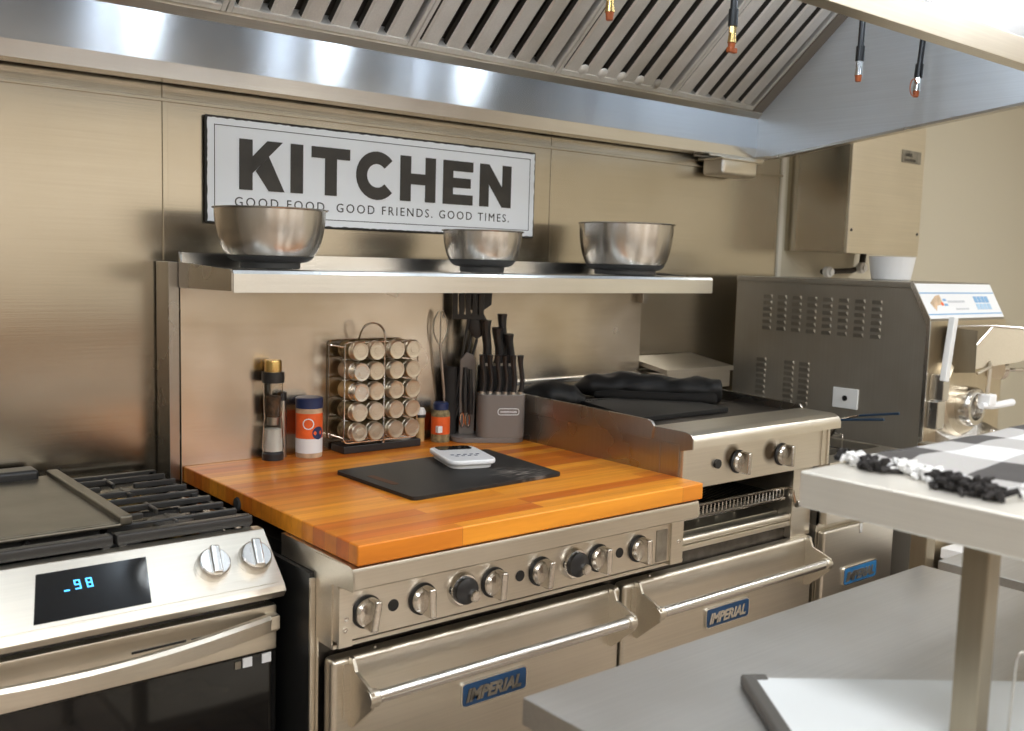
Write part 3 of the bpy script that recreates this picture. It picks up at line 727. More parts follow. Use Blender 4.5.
# knife block
kx, ky = .848, -.190
kbk = thing('knife_block', 'grey and black knife block on a rounded grey base, beside the raised griddle', 'knife block', (kx, ky, WZ), math.radians(-30))
m = MB(); m.prism(roundpoly([(-.124,-.055), (.079,-.06), (.079,.060), (-.124,.055)], .05, 8), 0, .014, 'z', .002); m.build('base', M['grey_plastic'], kbk, local=True)
m = MB(); m.prism(roundpoly([(-.052,-.058), (.078,-.058), (.078,.02), (-.052,.02)], .03, 8), .014, .132, 'z', .002); m.build('front_block', M['grey_plastic'], kbk, local=True)
m = MB(); m.prism(roundpoly([(-.045,.0), (.060,.0), (.060,.052), (-.045,.052)], .01, 4), .014, .205, 'z', .003); m.build('rear_block', M['black_plastic'], kbk, local=True)
m = MB(); m.prism([(-.098,.014), (-.055,.014), (-.055,.215), (-.063,.235), (-.080,.24), (-.098,.22)], .008, .024, 'y', .002); m.build('side_panel', M['grey_plastic'], kbk, local=True)
m = MB(); P_ = roundpoly([(.0,.078), (.058,.078), (.058,.095), (.0,.095)], .008, 4)
m.tube([(px, -.0595, pz) for px, pz in P_], .0011, 5, closed=True); m.build('logo_outline', M['label_white'], kbk, local=True)
MB().text('FARBERWARE', .0072, XZ(.007, -.0588, .0838), .0003, .0002).build('logo_lettering', M['label_white'], kbk, local=True)
Rk = Matrix.Translation((kx, ky, WZ)) @ Matrix.Rotation(math.radians(-30), 4, 'Z')
def knife(lx, ly, lz, ln, w, tilt, label, grp, cat='knife', name='steak_knife'):
    p = Rk @ Vector((lx, ly, lz)); t = thing(name, label, cat, p, 0, grp)
    m = MB(); n = 9; pts = []; rr = []
    for i in range(n):
        u = i/(n-1); pts.append(Rk @ Vector((lx+.004*math.sin(u*PI*1.6), ly+tilt*u, lz+ln*u))); rr.append(w*(1.0-.18*math.sin(u*PI)+.25*max(0, u-.8)*3))
    m.tube(pts, rr, 10); m.build('handle', M['black_plastic'], t)
    m = MB(); a = Rk @ Vector((lx, ly, lz+.002)); m.tube([a-Vector((0,0,.014)), a+Vector((0,0,.005))], w*1.12, 10); m.build('bolster', M['steel'], t)
pos = ['nearest the spice rack', 'second from the spice rack', 'third from the spice rack', 'third from the griddle', 'second from the griddle', 'nearest the griddle']
for i in range(6): knife(-.040+i*.0208, -.030-.002*i+.004*(i % 2), .132, .108, .0080, -.012, 'black-handled steak knife in the front row of the block, %s' % pos[i], 'steak knives in the block')
knife(-.026, .022, .205, .125, .0150, -.01, 'large black-handled knife in the rear of the block, nearest the spice rack', 'large knives in the block', name='chef_knife')
knife(.008, .022, .205, .105, .0150, -.01, 'large black-handled knife in the middle of the rear row', 'large knives in the block', name='chef_knife')
knife(.040, .020, .205, .088, .0130, -.008, 'large black-handled knife in the rear of the block, nearest the griddle', 'large knives in the block', name='chef_knife')
knife(.024, .042, .205, .142, .0125, -.004, 'tallest black-handled knife standing at the back of the block', 'large knives in the block', name='carving_knife')
# scissors
p = Rk @ Vector((-.084, .002, .03)); t = thing('kitchen_scissors', 'black-handled kitchen scissors hanging in the side of the knife block', 'scissors', p)
Q = lambda a, b, c: Rk @ Vector((a, b, c))
m = MB()
for s in (-1, 1):
    m.tube([Q(-.082+s*(.008+.006*math.cos(a*PI/6)), .004, .055+.020*math.sin(a*PI/6)) for a in range(12)], .0032, 6, closed=True)
m.build('finger_loop', M['chrome_worn'], t)
m = MB(); m.tube([Q(-.082,.004,.075), Q(-.084,.004,.12), Q(-.084,.006,.20)], [.008,.009,.006], 8); m.tube([Q(-.068,.002,.07), Q(-.068,.002,.12), Q(-.07,.004,.195)], [.007,.008,.005], 8); m.build('blade_sheath', M['black_plastic'], t)

# utensil crock
ux, uy = .752, -.150
ux, uy = .800, -.130
cr = thing('utensil_crock', 'black utensil holder standing between the spice rack and knife block', 'utensil holder', (.748, -.1145, WZ))
ux, uy = .748, -.1145
M_ = MB(); M_.lathe([(0,0), (.0175,0), (.019,.004), (.019,.20), (.0165,.20), (.0155,.01), (0,.01)], (ux,uy,WZ), n=32); M_.build('crock', M['black_matte'], cr)
def utensil(name, label, dx, dy, top, head, lean, mat='black_plastic'):
    t = thing(name, label, 'utensil', (ux+dx, uy+dy, WZ+.012), 0, 'utensils in the black holder')
    a = Vector((ux+dx*.5, uy+dy*.5, WZ+.014)); b = Vector((ux+dx+lean[0], uy+dy+lean[1], top-.085)); d = (b-a).normalized()
    MB().tube([a, b], .004, 8).build('shaft', M[mat], t)
    X = Matrix.Translation(b) @ Matrix.Rotation(math.radians(-32), 4, 'Z')
    m = MB()
    if head == 'turner':
        for i in range(5): m.box(-.044+i*.0180, -.044+i*.0180+.014, -.002, .002, .012, .075, .001, M=X)
        m.box(-.044, .044, -.002, .002, .0, .014, .001, M=X); m.box(-.044, .044, -.002, .002, .072, .086, .001, M=X)
    elif head == 'solid': m.prism([(-.012,0), (.012,0), (.040,.02), (.043,.09), (-.030,.09), (-.028,.02)], -.002, .002, 'y', M=X)
    elif head == 'spoon': m.lathe([(0,0), (.012,.008), (.026,.03), (.028,.05), (.018,.07), (0,.078)], (0,0,0), n=20, M=X @ Matrix.Diagonal((1,.25,1,1)))
    else: 
        for s in (-1, 0, 1): m.tube([X @ Vector((s*.006+s*.014*math.sin(i/8*PI), .0, .0+i*.011)) for i in range(9)], .002, 5)
    m.build('head', M[mat], t)
utensil('slotted_turner', 'black slotted turner standing in the black utensil holder', .006, .0, 1.375, 'turner', (.034, -.024))
utensil('solid_turner', 'broad black turner standing behind the slotted one in the holder', .008, -.002, 1.395, 'solid', (.070, -.010))
utensil('serving_spoon', 'black serving spoon standing in the holder, closest to the knife handles', .008, -.008, 1.32, 'spoon', (.060, -.02))
utensil('wire_whisk', 'steel whisk leaning out of the holder toward the spice rack', -.008, .002, 1.31, 'whisk', (-.030, -.004), 'steel')

# ------------------------------------------------------------------ mixing bowls on the shelf
def bowl(cx, cy, R_, h, rb, label):
    t = thing('mixing_bowl', label, 'bowl', (cx, cy, 1.4215), 0, 'steel mixing bowls on the range shelf')
    prof = []; n = 10
    for i in range(n+1):
        a = i/n*PI/2; prof.append((rb+(R_-rb)*math.sin(a)**.8 if i else rb, .014+(h-.016)*(1-math.cos(a))**.95))
    prof = [(rb*.99,.012)]+prof+[(R_+.004,h-.001), (R_+.005,h+.001), (R_+.003,h+.0025), (R_-.002,h+.001)]
    inner = [(r-.002, z+.002) for r, z in prof[1:n+1]][::-1]
    MB().lathe(prof+inner+[(0,.016)], (cx,cy,1.4215), n=64).build('bowl_body', M['steel_bowl'], t, ang=50)
    a = .017; k = rb+(R_-rb)*.30
    base = [(0,0), (rb*.96,0), (rb,.002)]+[(r+.0012, z) for r, z in prof if z <= .035]
    MB().lathe(base, (cx,cy,1.4215), n=64).build('rubber_base', M['grey_dark'] if 'grey_dark' in M else M['black_plastic'], t)
M['grey_dark'] = plain('grey_dark', (.05,.05,.05,1), .5)
bowl(.147, -.245, .122, .131, .066, 'large steel mixing bowl on the shelf, under the start of the sign')
bowl(.744, -.25, .103, .106, .058, 'smallest steel mixing bowl, under the end of the sign')
bowl(1.288, -.24, .178*.78, .148, .090, 'deep steel mixing bowl on the shelf, standing clear of the sign')

# ------------------------------------------------------------------ things on the griddle
GZ = 1.0585
# black ribbed press plate lying on the griddle
m = MB(); m.prism(roundpoly([(.965,-.62), (1.33,-.62), (1.36,-.34), (1.06,-.30)], .012), GZ, GZ+.012, 'z', .002)
for i in range(24): m.lathe([(.0028,0), (.002,.002), (0,.003)], (1.03+i*.011, -.335-.000*i, GZ+.012), (0,0,1), 8)
o = m.build('griddle_cover', M['leather_black']); recenter(o, (1.15,-.46,GZ)); tag(o, 'flat black cover sheet with a dotted seam lying on the griddle', 'griddle cover')
# grease box at the rear right
t = thing('steel_box', 'low stainless steel box with lid standing at the back of the griddle', 'box', (1.68,-.10,0.95))
m = MB().box(1.545, 1.86, -.20, -.02, 1.05, 1.105, .003); m.build('box_body', M['steel_front'], t)
m = MB().mesh([(1.535,-.205,1.105), (1.87,-.205,1.105), (1.87,-.015,1.135), (1.535,-.015,1.135), (1.535,-.205,1.120), (1.87,-.205,1.120), (1.87,-.015,1.148), (1.535,-.015,1.148)], [(0,1,2,3), (4,5,6,7), (0,1,5,4), (1,2,6,5), (2,3,7,6), (3,0,4,7)]); m.build('box_lid', M['steel_front'], t)

def blob(name, spine, mat, label, cat, zmin, sub=1, wr=.12, flat=.55, seed=0, parent=None, n=18):
    """soft lump along a spine of (x, y, z, r)"""
    t = bmesh.new(); P = [Vector(s[:3]) for s in spine]; Rr = [s[3] for s in spine]; K = 6; pts = []; rs = []
    L = len(P)
    for i in range(L-1):
        for k in range(K):
            u = k/K; u2 = u*u*(3-2*u); pts.append(P[i].lerp(P[i+1], u)); rs.append(Rr[i]*(1-u2)+Rr[i+1]*u2)
    pts.append(P[-1]); rs.append(Rr[-1]); rings = []
    for i, p in enumerate(pts):
        d = (pts[min(i+1, len(pts)-1)]-pts[max(i-1, 0)]).normalized(); s = Vector((-d.y, d.x, 0)).normalized(); up = Vector((0,0,1))
        ring = []
        for k in range(n):
            a = 2*PI*k/n; q = p+rs[i]*(math.cos(a)*s+math.sin(a)*flat*up)
            nn = noise.noise(q*22+Vector((seed,0,0)))*wr*rs[i]+noise.noise(q*60+Vector((0,seed,0)))*wr*.5*rs[i]
            q += (q-p).normalized()*nn; q.z = max(q.z, zmin); ring.append(t.verts.new(q))
        rings.append(ring)
    for a, b in zip(rings, rings[1:]):
        for k in range(n): t.faces.new((a[k], a[(k+1) % n], b[(k+1) % n], b[k]))
    t.faces.new(rings[0]); t.faces.new(rings[-1]); bmesh.ops.recalc_face_normals(t, faces=t.faces)
    m = MB(); m.add(t); o = m.build(name, mat, parent, sub=sub, ang=80)
    return o
zf = GZ+.001
gl = blob('oven_glove', [(1.16,-.17,zf+.02,.02), (1.20,-.20,zf+.03,.05), (1.28,-.26,zf+.036,.066), (1.36,-.36,zf+.032,.056), (1.42,-.44,zf+.036,.060), (1.462,-.485,zf+.032,.054)], M['leather_black'], None, None, zf, 1, .22, .62, 3)
recenter(gl, (1.35,-.25,GZ)); tag(gl, 'long black heat glove lying across the back of the griddle', 'glove')
g2 = blob('cuff', [(1.40,-.52,GZ+.016,.032), (1.32,-.44,GZ+.016,.028), (1.20,-.31,GZ+.016,.026), (1.16,-.26,GZ+.016,.018)], M['cloth_black'], None, None, zf, 1, .15, .55, 9, parent=None)
g2.data.transform(Matrix.Translation((-1.35,.25,-GZ))); g2.parent = gl
m2 = blob('oven_mitt', [(.935,-.16,zf+.01,.015), (.96,-.19,zf+.018,.045), (1.01,-.235,zf+.022,.068), (1.06,-.28,zf+.016,.052), (1.085,-.305,zf+.006,.022)], M['leather_black'], None, None, zf, 1, .2, .62, 14)
recenter(m2, (1.0,-.23,GZ)); tag(m2, 'short black oven mitt lying on the griddle close behind the knife block', 'oven mitt')

# ------------------------------------------------------------------ household gas range
sx0, sx1 = -.80, -.035
sv_ = thing('gas_range', 'household gas range with steel front panel and black cast iron grates', 'range', (-.415, -.35, 0))
MB().box(sx0+.01, sx1-.006, -.60, -.03, .04, .90).build('body', M['black'], sv_)
MB().box(sx0, sx1, -.575, -.02, .90, .921, .004, 2).build('cooktop', M['black_glass'], sv_)
# slanted control panel: profile in (y, z)
cpp = [(-.565,.931), (-.593,.931), (-.684,.846), (-.690,.836), (-.680,.822), (-.60,.822), (-.565,.90)]
MB().prism(cpp, sx0, sx1, 'x', .0015).build('control_panel', M['steel_front'], sv_, ang=30)
nrm = Vector((0,-.683,.731)).normalized()
sdv = Vector((0,-.731,-.683)).normalized()
def SP(x, s, h): return Vector((x, -.577, .946))+sdv*s+nrm*h
SPM = Matrix(((1,0,0,0), (0,sdv.y,nrm.y,-.577), (0,sdv.z,nrm.z,.946), (0,0,0,1)))
MB().box(sx0+.012, sx1-.012, .032, .140, .0, .0012, M=SPM).build('panel_inlay', M['steel_front'], sv_)
MB().mesh([SP(-.447,.042,.002), SP(-.266,.042,.002), SP(-.280,.132,.002), SP(-.468,.132,.002)], [(0,1,2,3)]).build('display', M['black_glass'], sv_)
dg = MB()
def digit(x, s, w, h, segs):
    t = .0022
    S = {'a': (x,x+w,s,s+t), 'g': (x,x+w,s+h/2-t/2,s+h/2+t/2), 'd': (x,x+w,s+h-t,s+h), 'f': (x,x+t,s,s+h/2), 'b': (x+w-t,x+w,s,s+h/2), 'e': (x,x+t,s+h/2,s+h), 'c': (x+w-t,x+w,s+h/2,s+h)}
    for k_ in segs: a, b, c, d = S[k_]; dg.box(a, b, c, d, .0022, .0026, M=SPM)
digit(-.393, .064, .010, .018, 'abcdfg'); digit(-.374, .064, .010, .018, 'abcdfge'); dg.box(-.411, -.402, .080, .0825, .0022, .0026, M=SPM)
dg.build('clock_digits', M['led'], sv_)
for x in (-.158, -.078, -.68, -.60, -.76):
    p = SP(x, .086, 0)
    k_ = MB().lathe([(.031,.0), (.031,.014), (.0285,.022), (.026,.024), (0,.024)], p, nrm, 36).build('knob', M['steel_bright'], sv_)
    X = SPM @ Matrix.Translation((x, .086, 0)) @ Matrix.Rotation(.15, 4, 'Z')
    MB().box(-.009, .009, -.0285, .0285, .02, .034, .004, 3, M=X).build('knob_grip', M['steel_bright'], k_)
# grates: three continuous cast iron sections
gzt = .952
def grate(x0, x1):
    g_ = MB(); y0, y1 = -.560, -.050
    def bar(ax, ay, bx, by, z1=gzt, w=.010, h=.012):
        d = Vector((bx-ax, by-ay, 0)); L = d.length; a = math.atan2(d.y, d.x)
        g_.box(0, L, -w/2, w/2, z1-h, z1, .002, 1, M=Matrix.Translation((ax,ay,0)) @ Matrix.Rotation(a, 4, 'Z'))
    g_.box(x0, x1, y0-.010, y0+.016, gzt-.018, gzt+.002, .005, 2)
    bar(x0, y1, x1, y1, gzt-.004, .014); bar(x0+.006, y0, x0+.006, y1, gzt-.008, .010); bar(x1-.006, y0, x1-.006, y1, gzt-.010, .010)
    n = 7
    for i in range(1, n+1):
        y = y0+(y1-y0)*i/(n+1); w_ = x1-x0
        mid = (x0+x1)/2
        if i in (2, 6): bar(x0+.004, y, mid-.035, y); bar(mid+.035, y, x1-.002, y)
        else: bar(x0+.004, y, x1-.002, y)
    for cy in (y0+(y1-y0)*.25, y0+(y1-y0)*.75):
        mid = (x0+x1)/2
        for s in (-1, 1): bar(mid, cy+s*.022, mid, cy+s*.085, gzt-.001, .008)
    for cx_ in (x0+.012, x1-.012):
        for cy in (y0, (y0+y1)/2, y1): g_.box(cx_-.007, cx_+.007, cy-.007, cy+.007, .9212, gzt-.005, .002, 1)
    return g_.build('grate', M['black_iron'], sv_)
grate(-.303, -.045); grate(-.565, -.308); grate(-.79, -.57)
for x, y, r in ((-.175,-.485,.05), (-.175,-.22,.036), (-.43,-.36,.05), (-.68,-.50,.04), (-.68,-.22,.036)):
    b_ = MB().lathe([(r*1.05,.921), (r*1.1,.934), (r*.92,.940), (0,.940)], (x,y,0), n=36).build('burner', M['brass'], sv_)
    MB().lathe([(r*.85,.940), (r*.85,.945), (r*.7,.948), (0,.948)], (x,y,0), n=36).build('burner_cap', M['black_iron'], b_)
# oven door
dr = MB().box(sx0+.004, sx1-.004, -.66, -.60, .715, .802, .004).build('oven_door', M['steel_front'], sv_)
MB().box(sx0+.004, sx1-.004, -.657, -.60, .17, .714, .003).build('door_glass', M['black_glass'], dr)
for i in range(7): MB().box(-.75+i*.1, -.75+i*.1+.066, -.645, -.60, .810, .8122).build('vent_louvre', M['badge_metal'], sv_)
MB().box(sx0+.02, sx1-.02, -.64, -.60, .802, .823).build('vent_gap', M['black'], sv_)
for a, b in ((-.31,-.215), (-.205,-.11), (-.62,-.52)): MB().prism([(a,.771), (b,.772), (b,.768), (a,.767)], -.6615, -.659, 'y').build('trim_slot', M['black'], dr)
# bowed handle
m = MB(); n = 20; vs = []; fs = []
for i in range(n+1):
    u = i/n; x = sx0+.02+(sx1-sx0-.032)*u; bow = math.sin(PI*u)
    yc = -.682-.045*bow; zc = .775-.010*bow
    vs += [(x,yc,zc+.009), (x,yc+.006,zc+.0150), (x,yc+.016,zc+.0152), (x,yc+.016,zc-.014), (x,yc+.002,zc-.016)]
for i in range(n):
    for k in range(5): fs.append((i*5+k, i*5+(k+1) % 5, i*5+5+(k+1) % 5, i*5+5+k))
fs += [(0,1,2,3,4), (n*5,n*5+1,n*5+2,n*5+3,n*5+4)]
m.mesh(vs, fs); m.box(sx0+.012, sx0+.03, -.685, -.655, .762, .789, .002).box(sx1-.028, sx1-.010, -.685, -.655, .762, .789, .002); m.build('handle', M['steel_front'], dr, ang=25)
for x in (-.098, -.060): MB().box(x-.009, x+.009, -.6595, -.657, .693, .711).build('sticker', M['label_white'], dr)
m = MB().box(-.122, -.111, -.6592, -.657, .693, .707); m.text('i', .014, XZ(-.119,-.6598,.6955), .0003); m.build('sticker', M['badge_dull'], dr)
MB().box(sx0+.004, sx1-.004, -.64, -.60, .05, .165, .003).build('drawer', M['steel_front'], sv_)

# griddle pan on the stove
gp = thing('griddle_pan', 'flat grey griddle pan with raised rim lying over the gas range grates', 'griddle pan', (-.43, -.30, gzt+.004))
z = gzt+.0035
MB().box(-.60, -.276, -.515, -.055, z, z+.008, .002).build('pan_plate', M['griddle_plate'], gp)
m = MB(); m.box(-.283, -.259, -.525, -.05, z+.001, z+.019, .004, 3); m.box(-.618, -.594, -.525, -.05, z+.001, z+.019, .004, 3); m.box(-.60, -.28, -.527, -.513, z-.0, z+.007, .003)
m.build('pan_rim', M['griddle_plate'], gp)
m = MB(); m.box(-.53, -.305, -.085, -.028, z+.001, z+.028, .008, 3); m.build('pan_handle', M['black_plastic'], gp)

# ------------------------------------------------------------------ deep fryer beside the range
fy = thing('deep_fryer', 'narrow stainless floor fryer standing between the wide range and ice cream machine', 'fryer', (1.73, -.4, 0))
MB().box(1.54, 1.92, -.775, -.30, .10, .742).box(1.545, 1.55, -.775, -.10, .742, .905).box(1.91, 1.916, -.775, -.10, .742, .905).box(1.545, 1.916, -.775, -.77, .742, .905).box(1.545, 1.916, -.11, -.10, .742, 1.04).build('body', M['steel_front'], fy)
d = MB().box(1.546, 1.914, -.80, -.776, .16, .728, .006, 3).build('door', M['steel_front'], fy)
MB().box(1.72, 1.735, -.802, -.797, .70, .729, .001).build('latch', M['steel_bright'], d)
badge(1.648, .556, -.8, d, M['badge_dull'], plain('blue_light', (.02,.14,.33,1), .4, var=.2))
MB().box(1.55, 1.914, -.80, -.776, .745, .903, .004).build('control_panel', M['steel_front'], fy)
MB().box(1.535, 1.925, -.81, -.74, .905, .927, .004).build('front_rim', M['steel_front'], fy)
MB().box(1.55, 1.91, -.74, -.11, .80, .81).build('oil_tank', M['dark_steel'], fy)
MB().box(1.905, 1.925, -.74, -.10, .900, .927, .003).build('side_rim', M['steel_front'], fy)
for x, y in ((1.58,-.72), (1.88,-.72), (1.58,-.35), (1.88,-.35)): MB().cyl((x,y,0), (x,y,.10), .02, .025, 14).build('leg', M['steel'], fy)
for x, yl, lab in ((1.63, -.90, 'nearest the wide range'), (1.78, -.86, 'nearest the ice cream machine')):
    t = thing('fryer_basket', 'blue-handled wire fryer basket hanging in the fryer, %s' % lab, 'fryer basket', (x, -.5, .88), 0, 'fryer baskets')
    m = MB()
    x0, x1 = x-.065, x+.065
    for z in (.86, .91, .955): m.tube([(x0,-.65,z), (x1,-.65,z), (x1,-.3,z), (x0,-.3,z)], .002, 5, closed=True)
    for i in range(8):
        y = -.65+i*.05; m.tube([(x0,y,.955), (x0,y,.86), (x1,y,.86), (x1,y,.955)], .0012, 4)
    m.build('basket', M['chrome'], t)
    MB().tube([(x,-.65,.955), (x,-.68,1.01), (x,-.74,1.030)], .004, 8).build('handle_wire', M['chrome'], t)
    MB().tube([(x,-.73,1.028), (x+.01,yl,1.052)], [.0032,.0040], 10).build('grip', M['blue_handle'], t)

# ------------------------------------------------------------------ ice cream machine
im = thing('ice_cream_machine', 'large stainless batch ice cream machine with side louvres and sloped label panel', 'ice cream machine', (2.25, -.45, 0))
X0, X1 = 2.0, 2.50
bd = MB(); bd.prism([(-.10,.10), (-.81,.10), (-.81,1.312), (-.752,1.42), (-.10,1.42)], X0, X1, 'x', .003)
def louvre(y, z, w=.036, h=.014):
    bd.mesh([(X0-.0002,y-w/2,z), (X0-.0002,y+w/2,z), (X0-.0065,y+w/2-.004,z+h*.9), (X0-.0065,y-w/2+.004,z+h*.9), (X0-.0002,y-w/2,z+h), (X0-.0002,y+w/2,z+h)], [(0,1,2,3), (0,3,4), (1,5,2)])
    bd.mi = 1; bd.mesh([(X0-.0004,y-w/2+.001,z+h*.82), (X0-.0004,y+w/2-.001,z+h*.82), (X0-.0062,y+w/2-.004,z+h*.88), (X0-.0062,y-w/2+.004,z+h*.88)], [(0,1,2,3)])
    bd.mi = 0
for i in range(8):
    for j in range(6): louvre(-.235-i*.0585, 1.350-j*.0215+(.002)*0)
for j in range(8):
    for y in (-.222, -.335, -.395): louvre(y, 1.132-j*.019, .040)
bd.build('body', [M['steel_mach'], plain('louvre_gap', (.05,.045,.04,1), .6)], im)
MB().box(X0-.003, X1, -.754, -.10, 1.406, 1.423, .002).build('top_cover', M['steel_mach'], im)
MB().box(X0+.001, X1-.001, -.818, -.811, .10, 1.308, .001).build('front_panel', M['steel_machf'], im)
for x, y in ((2.05,-.15), (2.05,-.76), (2.45,-.15), (2.45,-.76)): MB().cyl((x,y,0), (x,y,.10), .03, .03, 16).build('caster', M['black'], im)
# sloped label panel
ld = Vector((0,-.058,-.108)).normalized(); ln_ = Vector((0,-.108,.058)).normalized()
LM = Matrix(((1,0,0,X0), (0,-ld.y,ln_.y,-.81), (0,-ld.z,ln_.z,1.312), (0,0,0,1)))   # u=x, v=up the slope
LL = .1226
lp = MB().box(.004, X1-X0-.004, .002, LL-.002, .0, .004, .001, M=LM).build('label_panel', M['label_white'], im)
MB().box(.01, X1-X0-.01, .014, .018, .004, .0047, M=LM).box(.01, X1-X0-.01, .086, .090, .004, .0047, M=LM).build('blue_stripe', M['label_blue'], lp)
m = MB().prism([(.055,.055), (.10,.078), (.128,.082), (.13,.05), (.09,.045), (.075,.028)], .004, .0048, 'z', M=LM); m.build('emblem', M['tan'], lp)
MB().box(.118, .132, .045, .056, .0048, .0052, M=LM).build('emblem_red', M['orange_label'], lp)
MB().box(.138, .158, .060, .068, .004, .0048, M=LM).box(.138, .158, .044, .052, .004, .0048, M=LM).build('emblem_blue', M['label_blue'], lp)
m = MB()
for i in range(10): m.box(.165+i*.011, .165+i*.011+.008, .055, .062, .004, .0046, M=LM)
for i in range(7): m.box(.20+i*.012, .20+i*.012+.008, .030, .036, .004, .0046, M=LM)
m.build('fine_print', plain('pale_grey_print', (.5,.52,.55,1), .5), lp)
m = MB()
for i in range(4): m.box(.34+i*.025, .34+i*.025+.02, .054, .076, .004, .0050, M=LM)
m.build('button_row', M['label_blue'], lp)
m = MB()
for i in range(4): m.box(.34+i*.025, .34+i*.025+.02, .030, .050, .004, .0050, M=LM)
m.build('button_row', plain('pale_blue', (.42,.6,.78,1), .4), lp)
MB().prism([(-.81,1.30), (-.822,1.30), (-.822,1.316), (-.758,1.428), (-.75,1.42)], X0-.004, X0+.001, 'x').build('edge_trim', M['steel_bright'], im)
MB().box(X0-.003, X0+.003, -.823, -.811, .1, 1.31).build('edge_trim', M['steel_bright'], im)
# outlet cover on the side
ob = MB().box(X0-.007, X0-.0005, -.602, -.512, 1.012, 1.077, .002).build('outlet_plate', M['white_plastic'], im)
MB().cyl((X0-.006,-.557,1.045), (X0-.009,-.557,1.045), .009, n=16).build('outlet_socket', M['black'], ob)
# door with gate, handle and chute
yf = -.818
MB().lathe([(0,0), (.135,0), (.135,.02), (.125,.03), (0,.03)], (2.205,yf,1.08), (0,-1,0), 40).build('freezer_door', M['steel_machf'], im)
hd = MB(); hd.box(2.012, 2.060, yf-.04, yf, .985, 1.07, .004).box(2.028, 2.066, yf-.045, yf, 1.07, 1.15, .004)
hd.build('latch_block', M['steel_bright'], im)
m = MB(); X = Matrix.Translation((2.038,yf-.04,1.13)) @ Matrix.Rotation(math.radians(9), 4, 'Y')
m.box(-.013, .013, -.010, .010, 0, .195, .004, M=X); m.build('latch_handle', M['white_plastic'], im)
# hopper: a back sheet against the machine and a side sheet folding out towards the aisle
hp = MB()
A_, B_, C_ = (2.095,yf-.012,1.292), (2.385,yf-.012,1.288), (2.12,yf-.02,1.150)
P_, Q_ = (2.60,yf-.17,1.275), (2.40,yf-.10,1.18)
hp.mesh([A_, B_, C_, P_, Q_], [(0,1,2), (1,3,4,2)], recalc=False)
hp.mesh([Vector(q)+Vector((.002,.004,0)) for q in (A_, B_, C_, P_, Q_)], [(0,2,1), (1,2,4,3)], recalc=False)
hp.mesh([A_, C_, (2.105,yf-.10,1.16), (2.10,yf-.10,1.285)], [(0,1,2,3)])
M['steel_hopper'] = steel('steel_hopper', (.36,.31,.23), .5, 'z')
hp.build('hopper', M['steel_hopper'], im, ang=20)
MB().tube([Vector(A_), Vector(B_), Vector(P_)], .004, 6).tube([Vector(B_), Vector(C_)], .003, 6).build('hopper_rim', M['steel_bright'], im)
MB().lathe([(.062,0), (.062,.04), (.056,.052), (.042,.052), (.038,.03), (0,.03)], (2.195,yf-.02,1.045), (0,-1,0), 36).build('gate_ring', M['chrome_worn'], im)
MB().tube([(2.24,yf-.08,1.165), (2.235,yf-.08,1.07)], .007, 10).tube([(2.18,yf-.07,1.15), (2.24,yf-.08,1.168), (2.28,yf-.06,1.18)], .005, 8).build('gate_rod', M['steel_front'], im)
MB().box(2.215, 2.262, yf-.10, yf-.06, 1.05, 1.085, .005).tube([(2.19,yf-.085,1.052), (2.26,yf-.085,1.046), (2.40,yf-.085,1.048)], [.010,.011,.012], 10).build('gate_handle', M['white_enamel'], im)
MB().lathe([(0,0), (.036,0), (.034,.018), (.026,.022), (0,.022)], (2.40,yf-.03,1.15), (.9,-.4,0), 28).tube([(2.41,yf-.04,1.15), (2.43,yf-.07,1.15), (2.62,yf-.09,1.14)], .006, 8).build('dasher_knob', M['chrome'], im)
MB().mesh([(2.085,yf,.97), (2.36,yf,.985), (2.36,yf-.17,.925), (2.13,yf-.19,.875), (2.10,yf,.86), (2.34,yf,.87), (2.32,yf-.13,.84), (2.16,yf-.14,.83)], [(0,1,5,4), (3,0,4,7), (2,3,7,6), (1,2,6,5), (4,5,6,7)]).build('drip_chute', M['steel_bright'], im, ang=20)
MB().tube([(2.33,yf-.06,.955), (2.37,yf-.08,.948), (2.43,yf-.08,.953)], .009, 8).lathe([(.014,-.004), (.014,.008), (0,.008)], (2.43,yf-.08,.953), (1,0,0), 12).build('drain_valve', M['chrome'], im)
# white bowl on the machine
cx, cy, cz = 2.32, -.50, 1.4235
bw = MB().lathe([(0,0), (.060,0), (.064,.004), (.076,.078), (.078,.080), (.074,.080), (.060,.006), (0,.006)], (cx,cy,cz), n=40).build('white_bowl', M['white_enamel'])
recenter(bw, (cx,cy,cz)); tag(bw, 'plain white bowl standing on top of the ice cream machine', 'bowl')

# ------------------------------------------------------------------ wall cabinet and gas pipe
wb = thing('control_cabinet', 'beige steel control cabinet on the wall above the ice cream machine', 'cabinet', (2.6, 0, 1.52))
MB().box(2.402, 2.90, -.265, -.001, 1.52, 2.12, .002).build('cabinet_body', M['steel_wall'], wb)
MB().box(2.398, 2.90, -.275, -.262, 1.515, 2.12, .002).build('cabinet_cover', steel('cover_paint', (.70,.63,.50), .45, 'x'), wb)
for x in (2.418, 2.88): MB().lathe([(.006,0), (.005,.003), (0,.004)], (x,-.275,1.60), (0,-1,0), 10).build('screw', M['black_plastic'], wb)
pq = MB().box(2.73, 2.865, -.279, -.275, 1.868, 1.915, .001).build('placard', M['badge_dull'], wb)
m = MB()
m.text('ANSUL', .018, XZ(2.745,-.2795,1.892), .0003, .0004).text('R-102 SYSTEM', .013, XZ(2.745,-.2795,1.874), .0003, .0002); m.build('placard_lettering', M['ink'], pq)
gpipe = thing('gas_pipe', 'dark pipe with two pale valves running below the wall cabinet', 'pipe', (2.3, -.02, 1.44))
def VV(*p): return Vector(p)
yq = -.04
sc2 = lambda x, z, Y=-.25: (-.877+(x+.877)*(2.342+yq)/(2.342+Y), 1.458+(z-1.458)*(2.342+yq)/(2.342+Y))
